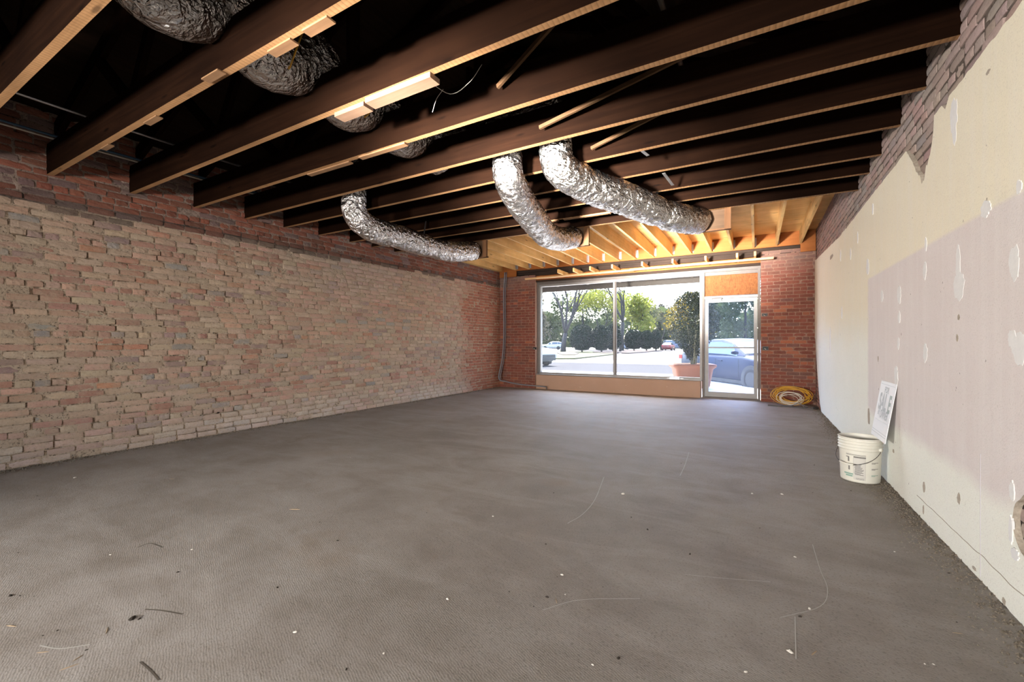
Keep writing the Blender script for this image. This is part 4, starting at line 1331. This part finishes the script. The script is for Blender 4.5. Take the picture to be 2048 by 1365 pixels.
def tree(name, label, loc, h, seed, leafmat, nleaf, lsize, bark='bark', stems=1, lean=(0, 0), fork=.28, depth=4, trunk_r=.22, spread=.55, group=None, jit=.5):
    rd = random.Random(seed)
    t_ = thing(name, label, 'tree', tuple(loc), group)
    br = MB(); tips = []
    base = Vector((0, 0, -.1))
    pts = [base, Vector((lean[0]*.3, lean[1]*.3, h*fork*.5)), Vector((lean[0], lean[1], h*fork))]
    br.tube(pts, [trunk_r*1.25, trunk_r, trunk_r*.85], 8)
    for k in range(stems):
        a = 2*math.pi*k/stems + rd.random()
        d = Vector((math.cos(a)*.35, math.sin(a)*.35, 1)).normalized() if stems > 1 else Vector((0, 0, 1))
        grow(br, tips, pts[-1], d, h*.26, trunk_r*.6 if stems > 1 else trunk_r*.8, depth, rd, spread, .6)
    br.build('branches', M[bark], t_, True)
    lf = MB()
    for k in range(nleaf):
        p = rd.choice(tips)
        add_leaf(lf, p + Vector((rd.gauss(0, jit), rd.gauss(0, jit), rd.gauss(0, jit))), lsize*rd.uniform(.6, 1.3), rd)
    f_ = lf.build('foliage', M[leafmat], t_); f_['kind'] = 'stuff'
    return t_
tree('bare_tree', 'grey multi-stemmed tree with few leaves in left pane', outpt(1126, 705), 18.5, 4, 'leaf_bud', 2200, .20, 'bark', 5, (.3, .2), .15, 5, .36, .40)
tree('leafy_tree', 'tall tree with fresh green leaves right of the mullion', outpt(1243, 703), 17.0, 11, 'leaf_spring', 4200, .30, 'bark_dark', 3, (.2, 0), .28, 5, .34, .55, jit=.8)
tree('leafy_tree', 'smaller green tree standing behind the clipped hedges', at_depth(1200, 84), 12, 15, 'leaf_spring', 4200, .36, 'bark_dark', 2, (.1, .1), .25, 5, .22, .55, jit=.8)
tree('bare_tree', 'thin bare tree standing behind the potted shrub', at_depth(1322, 82), 9, 31, 'leaf_bud', 500, .2, 'bark', 2, (0, 0), .2, 5, .16, .5)
for (u, d, h, sd, mt, lab) in ((1060, 118, 17, 1, 'leaf_far_grey', 'hazy greyish tree far behind the bare tree'), (1100, 128, 15, 2, 'leaf_far', 'round hazy tree behind the parked white car'), (1165, 120, 17, 3, 'leaf_far', 'wide hazy tree above the left hedges'),
                           (1225, 125, 19, 4, 'leaf_far', 'hazy tree behind the window mullion'), (1285, 110, 14.5, 5, 'leaf_spring', 'bright green far tree above the right hedges'), (1338, 144, 16, 6, 'leaf_far_grey', 'greyish far tree left of the potted shrub'),
                           (1390, 118, 15, 7, 'leaf_far', 'hazy tree hidden behind the potted shrub'), (1440, 118, 19.5, 8, 'leaf_far', 'hazy tree above the blue car roof'), (1490, 96, 17.5, 9, 'leaf_far', 'tall hazy tree at the right edge of the door'), (1560, 105, 16, 10, 'leaf_far', 'hazy tree beyond the right brick pier'), (1000, 142, 18, 12, 'leaf_far', 'hazy tree beyond the left brick pier')):
    rd = random.Random(sd*7)
    t_ = thing('far_tree', lab, 'tree', tuple(at_depth(u, d)), 'hazy trees at the back of the lot')
    m = MB(); m.tube([(0, 0, -.1), (.1, 0, h*.4), (0, 0, h*.75)], [.35, .28, .1], 6); m.build('trunk', M['bark_dark'], t_, True)
    lf = MB()
    for k in range(20):
        a = rd.uniform(0, 6.28); q = rd.random()**.5*4.4
        c = (q*math.cos(a), q*math.sin(a)*.8, h*(.22 + .66*rd.random()))
        r_ = rd.uniform(1.9, 3.0)*(1.15 - .4*c[2]/h)
        leaf_quads(lf, c, .8, rd, 190, (r_*1.15, r_, r_*.95), .8)
    f_ = lf.build('foliage', M[mt], t_); f_['kind'] = 'stuff'
# low wooded bank closing the view
m = MB()
rd = random.Random(77)
for k in range(5200):
    a = rd.uniform(-62, 30); u_ = rd.random()
    d = 150 + rd.uniform(-6, 6)
    x = -math.sin(R(-a))*d; y = math.cos(R(a))*d
    add_leaf(m, Vector((x, y, GZ + 15*u_*(.75 + .35*nz(a*.12, 3)))), rd.uniform(2.2, 4.2), rd)
tag(m.build('far_woods', M['leaf_far'], None), 'hazy band of woods closing the far side of the lot', 'woods', kind='stuff')

def hedge(label, u, v, w, h, seed, dep=None, full=1.0):
    p = (outpt(u, v) if dep is None else at_depth(u, dep)) + Vector((0, 0, .165))
    rd = random.Random(seed)
    t_ = thing('clipped_hedge', label, 'hedge', tuple(p), 'clipped hedges across the street')
    m = MB(); prof = [(0, .15), (w*.30, .25), (w*.42, h*.25), (w*.44, h*.6), (w*.36, h*.86), (w*.15, h*.97), (0, h*.985)]
    m.lathe(prof, 14); m.build('core', M['leaf_holly'], t_, True)
    m = MB(); m.tube([(0, 0, -.1), (0, 0, h*.3)], .12, 6); m.build('stem', M['bark_dark'], t_)
    lf = MB()
    for k in range(2600):
        z = rd.uniform(.15, 1)*h; i_ = z/h
        r_ = w/2*(min(1, .55 + i_*1.6) if i_ < .3 else (1 if i_ < .62 else max(.05, math.sqrt(max(0, 1-((i_-.62)/.385)**2)))))
        a = rd.uniform(0, 6.28); r_ *= rd.uniform(.86, 1.04)
        add_leaf(lf, Vector((r_*math.cos(a), r_*math.sin(a), z)), rd.uniform(.18, .34), rd)
    f_ = lf.build('foliage', M['leaf_holly'], t_); f_['kind'] = 'stuff'
hedge('big rounded clipped hedge, leftmost of the row in the left pane', 1164, 706, 3.1, 3.7, 1)
hedge('rounded clipped hedge, second of the row in the left pane', 1203, 706.3, 2.5, 3.6, 2)
hedge('darker hedge half hidden by the window mullion', 1226, 705, 2.2, 3.9, 3)
hedge('broad clipped hedge right of the leafy tree trunk', 1268, 703, 3.0, 3.4, 4)
hedge('clipped hedge in the middle of the right group', 1293, 703.2, 2.2, 3.2, 5)
hedge('narrow clipped hedge at the right end of the right group', 1312, 703, 1.6, 3.3, 6)

# ---- cars
def car(name, label, loc, heading, paint, kind='sedan', group=None):
    t_ = thing(name, label, 'car', tuple(loc), group)
    t_.rotation_euler = (0, 0, heading)          # +x local is the nose
    if kind == 'sedan':
        deck_ = [(2.35, .52, .60), (2.30, .40, .68), (2.1, .24, .78), (1.6, .22, .88), (.95, .20, .97), (.4, .20, .97), (-.5, .20, .97), (-1.3, .20, 1.0), (-1.75, .21, 1.05), (-2.15, .24, 1.05), (-2.32, .34, .96), (-2.36, .48, .80)]
        roof = [(1.02, .97), (.25, 1.36), (-.25, 1.44), (-.8, 1.43), (-1.3, 1.33), (-1.85, 1.06)]
        wx = (1.42, -1.38)
    elif kind == 'suv':
        deck_ = [(2.25, .55, .75), (2.2, .40, .88), (2.0, .28, .98), (1.4, .26, 1.04), (.9, .25, 1.08), (.3, .25, 1.06), (-.8, .25, 1.08), (-1.7, .26, 1.12), (-2.1, .32, 1.14), (-2.25, .5, 1.1)]
        roof = [(1.0, 1.08), (.35, 1.55), (-.2, 1.66), (-1.2, 1.66), (-1.85, 1.55), (-2.2, 1.14)]
        wx = (1.38, -1.35)
    else:  # van
        deck_ = [(2.6, .5, .9), (2.5, .4, 1.0), (2.2, .3, 1.1), (1.7, .28, 1.15), (0, .28, 1.2), (-2.4, .28, 1.2), (-2.6, .4, 1.2)]
        roof = [(2.0, 1.15), (1.4, 1.85), (.8, 1.95), (-1.8, 1.95), (-2.4, 1.93), (-2.58, 1.2)]
        wx = (1.6, -1.6)
    hw = .90
    m = MB(); b = 0; ring = 12
    for (x, z0, z1) in deck_:
        tw = 1.0 - .22*max(0, (abs(x) - 1.7)/.7)**2
        w_ = hw*tw; zm = z0 + (z1-z0)*.45
        half = [(.0, z0), (.75*w_, z0), (.94*w_, z0 + .10), (1.0*w_, zm), (.97*w_, z1 - .10), (.84*w_, z1), (0, z1 + .035)]
        pts_ = half + [(-y, z) for (y, z) in half[-2:0:-1]]
        for (y, z) in pts_: m.v.append((x, y, z))
    for i in range(len(deck_)-1):
        for k in range(ring):
            k2 = (k+1) % ring
            m.f.append((i*ring+k, i*ring+k2, (i+1)*ring+k2, (i+1)*ring+k)); m.m.append(0)
    m.f.append(tuple(range(ring))); m.m.append(0)
    m.f.append(tuple((len(deck_)-1)*ring + k for k in range(ring))); m.m.append(0)
    fix_normals(m.build('body', M[paint], t_, True))
    m = MB(); n = len(roof)
    def belt(x):
        for (a, b_) in zip(deck_, deck_[1:]):
            if b_[0] <= x <= a[0]: return a[2] + (b_[2]-a[2])*(a[0]-x)/(a[0]-b_[0])
        return deck_[-1][2]
    sec = []
    for (x, z) in roof:
        zb_ = belt(x) - .02; k = (z - zb_)/.5
        wt = .78 - .20*min(1, max(0, k))
        sec.append([(x, .79, zb_), (x, wt, z - .03 if z > zb_ + .1 else z), (x, wt*.8, z + .01), (x, 0, z + .025), (x, -wt*.8, z + .01), (x, -wt, z - .03 if z > zb_ + .1 else z), (x, -.79, zb_)])
    for s_ in sec: m.v += s_
    for i in range(n-1):
        for k in range(6): m.f.append((i*7+k, i*7+k+1, (i+1)*7+k+1, (i+1)*7+k)); m.m.append(0)
    fix_normals(m.build('cabin', M[paint], t_, True))
    # side glass
    def lerp(a, b_, k): return tuple(a[q] + (b_[q]-a[q])*k for q in range(3))
    for sgn in (1, -1):
        for (i0, i1) in ((1, n//2), (n//2, n-2)):
            m = MB(); q_ = []
            xs = [roof[i][0] for i in range(i0, i1+1)]
            top = [lerp(sec[i][0], sec[i][1], .88) for i in range(i0, i1+1)]
            bot = [lerp(sec[i][0], sec[i][1], .10) for i in range(i0, i1+1)]
            if i0 == 1:
                top = [lerp(sec[0][0], sec[1][1], .86)] + top; bot = [lerp(sec[0][0], sec[1][0], .35)] + bot
            else:
                top = top + [lerp(sec[n-1][0], sec[n-2][1], .8)]; bot = bot + [lerp(sec[n-1][0], sec[n-2][0], .45)]
            gap = .03
            for j in range(len(top)-1):
                vs = [bot[j], bot[j+1], top[j+1], top[j]]
                if i0 == 1 and j == len(top)-2: vs = [bot[j], lerp(bot[j+1], bot[j], gap), lerp(top[j+1], top[j], gap), top[j]]
                vs = [(x, (y + .008)*sgn, z) for (x, y, z) in vs]
                m.add(vs, [(0, 1, 2, 3) if sgn < 0 else (3, 2, 1, 0)])
            m.build('side_window', M['car_glass'], t_)
    for (i0, i1, nm) in ((0, 1, 'windscreen'), (n-1, n-2, 'rear_window')):
        A, B_ = sec[i0], sec[i1]; m = MB(); off = .012*(1 if i0 == 0 else -1)
        rows = []
        for k in (.08, .93):
            rows.append([lerp(A[j], B_[j], k) for j in (1, 2, 3, 4, 5)])
        vs = [(x + off, y*.96, z + .012) for r_ in rows for (x, y, z) in r_]
        m.add(vs, [(j, j+1, j+6, j+5) for j in range(4)])
        m.build(nm, M['car_glass'], t_)
    for sx in wx:
        for sgn in (1, -1):
            w_ = empty('wheel'); w_.parent = t_; w_.location = (sx, sgn*.80, .33); w_.rotation_euler = (R(-90*sgn), 0, 0)
            m = MB(); m.lathe([(.19, -.10), (.29, -.10), (.325, -.06), (.33, .06), (.30, .105), (.21, .11), (.19, .08)], 24); m.build('tyre', M['tyre'], w_, True)
            m = MB(); m.lathe([(.205, .10), (.19, .07), (.06, .085), (.0, .09)], 20)
            for q in range(5):
                a = q*1.257; m.bar((.04*math.cos(a), .04*math.sin(a), .095), (.19*math.cos(a), .19*math.sin(a), .095), .04, .02)
            m.build('wheel_rim', M['rim'], w_)
            m = MB(); pl = [(.385*math.cos(a_*math.pi/10), .385*math.sin(a_*math.pi/10)) for a_ in range(-2, 13)]
            m.prism([(sx + x, .33 + z) for (x, z) in pl], 'y', sgn*.60, sgn*.906); fix_normals(m.build('wheel_arch', M['black'], t_))
    for sgn in (1, -1):
        x, zb_ = roof[0][0] - .12, belt(.8)
        m = MB(); m.lathe([(0, -.09), (.05, -.07), (.07, 0), (.05, .07), (0, .09)], 10)
        o_ = m.build('wing_mirror', M[paint], t_, True); o_.location = (x, sgn*.99, zb_ + .08); o_.rotation_euler = (R(90), 0, 0); o_.scale = (1, .9, 1.2)
        zf = deck_[2][2]
        m = MB(); m.box(deck_[1][0] - .22, deck_[1][0] - .02, sgn*.62 - .15, sgn*.62 + .15, zf - .16, zf - .05); m.build('headlamp', M['lamp_glass'], t_)
        zr = deck_[-2][2]
        m = MB(); m.box(deck_[-1][0] - .005, deck_[-1][0] + .18, sgn*.66 - .14, sgn*.66 + .14, zr - .18, zr - .05); m.build('tail_lamp', M['tail_red'], t_)
    zf = deck_[0][1]
    m = MB(); m.box(deck_[0][0] - .05, deck_[0][0] + .02, -.55, .55, zf - .05, zf + .12); m.build('grille', M['black'], t_)
    m = MB(); m.box(deck_[0][0] - .10, deck_[0][0] + .0, -.62, .62, zf - .22, zf - .07); m.build('lower_grille', M['black'], t_)
    m = MB(); m.box(-1.0, 1.05, -.80, .80, .16, .26); m.build('underbody', M['black'], t_)
    for sgn in (1, -1):
        for xs in ((.92, .92), (-.12, -.12), (-1.05, -1.05)):
            m = MB(); m.bar((xs[0], sgn*.903, .34), (xs[1], sgn*.893, .86), .006, .006); m.build('door_seam', M['black'], t_)
        for xs in (.12, -.85):
            m = MB(); m.bar((xs - .1, sgn*.905, .80), (xs + .08, sgn*.905, .80), .03, .025); m.build('door_handle', M[paint], t_)
    return t_
hd = R(-52)
car('blue_sedan', 'dark blue sedan parked right outside the glass door', at_depth(1490, 13.1), hd, 'paint_blue')
car('white_suv', 'white car with tall tailgate parked far left behind the bare tree', outpt(1104, 699.5), R(29.5 + 172), 'paint_white', 'suv')
nose = outpt(1101, 734)
car('white_car', 'white car nose showing at the left edge of the window', nose + Vector((-2.3, .6, 0)), R(-14), 'paint_white', 'suv')
car('navy_van', 'long navy blue van parked far behind the potted shrub', at_depth(1352, 92), R(29.5 + 4), 'paint_navy', 'van')
car('red_car', 'low red car far away left of the potted shrub', at_depth(1337, 80), R(29.5 + 60), 'paint_red')
car('silver_car', 'pale silver car half hidden by the leafy tree trunk', at_depth(1240, 90), R(29.5 + 176), 'paint_silver')

# ---- planter and its shrub
PC = at_depth(1384, 11.55, -.02)
P = thing('planter', 'wide terracotta planter with a rolled rim outside the window', 'planter', tuple(PC))
P.rotation_euler = (0, 0, R(22))
def rrect(w, d, r, n=5):
    out = []
    for (cx, cy, a0) in ((w/2-r, d/2-r, 0), (-w/2+r, d/2-r, 90), (-w/2+r, -d/2+r, 180), (w/2-r, -d/2+r, 270)):
        for k in range(n+1):
            a = R(a0 + 90*k/n); out.append((cx + r*math.cos(a), cy + r*math.sin(a)))
    return out
def loft(secs):
    m = MB(); n = len(secs[0][0])
    for (poly, z) in secs:
        for (x, y) in poly: m.v.append((x, y, z))
    for i in range(len(secs)-1):
        for k in range(n):
            k2 = (k+1) % n; m.f.append((i*n+k, i*n+k2, (i+1)*n+k2, (i+1)*n+k)); m.m.append(0)
    return m
w0, d0 = 1.0, .62
m = loft([(rrect(w0-.26, d0-.14, .08), 0), (rrect(w0-.20, d0-.10, .08), .06), (rrect(w0-.06, d0-.02, .09), .50), (rrect(w0+.06, d0+.08, .11), .545), (rrect(w0+.10, d0+.12, .12), .58), (rrect(w0+.08, d0+.10, .12), .625), (rrect(w0, d0, .10), .635), (rrect(w0-.06, d0-.05, .08), .60), (rrect(w0-.1, d0-.08, .08), .45)])
m.build('pot', M['terracotta'], P, True)
m = MB(); m.prism(rrect(w0-.08, d0-.06, .08), 'z', .45, .57); m.build('soil', M['soil'], P)
SH = thing('potted_shrub', 'bushy evergreen shrub with yellow tips growing in the planter', 'shrub', (PC.x, PC.y, PC.z + .55))
rd = random.Random(42)
m = MB()
for k in range(16):
    a = rd.uniform(0, 6.28); q = rd.uniform(.02, .14)
    p0 = Vector((q*math.cos(a), q*math.sin(a), 0)); e = rd.uniform(.15, .55)
    p2 = Vector((e*math.cos(a) + rd.gauss(0, .05), e*math.sin(a), rd.uniform(.9, 1.75)))
    m.tube([p0, (p0*.6 + p2*.4) + Vector((-.03*math.cos(a), 0, .1)), p2], [.013, .010, .004], 5)
m.build('stems', M['stem'], SH, True)
lf = MB(); ly = MB()
RT = Vector((math.cos(YAW), math.sin(YAW), 0))
for k in range(11000):
    z = rd.random()**.75*1.0
    zz = .22 + z*1.75
    r_ = .66*math.sin(math.pi*min(1, (z*.80 + .12)))**.8*(.35 + .75*min(1, z*2.2)) if z < .9 else .66*.5*math.sqrt(max(0, (1-z)/.1))+.1
    r_ *= 1 + .18*nz(z*5, k % 7, 2)
    a = rd.uniform(0, 6.28); q = rd.random()**.45
    p = Vector((r_*q*math.cos(a), r_*q*math.sin(a), zz + rd.gauss(0, .03)))
    left = -(p.dot(RT))
    yel = (q > .7) and ((left > .28 and 1.0 < zz < 1.75 and rd.random() < .55) or rd.random() < .035 + .12*max(0, z-.75))
    add_leaf(ly if yel else lf, p, rd.uniform(.035, .07), rd)
f_ = lf.build('foliage', M['leaf_pot'], SH); f_['kind'] = 'stuff'
f_ = ly.build('yellow_foliage', M['leaf_yellow'], SH); f_['kind'] = 'stuff'
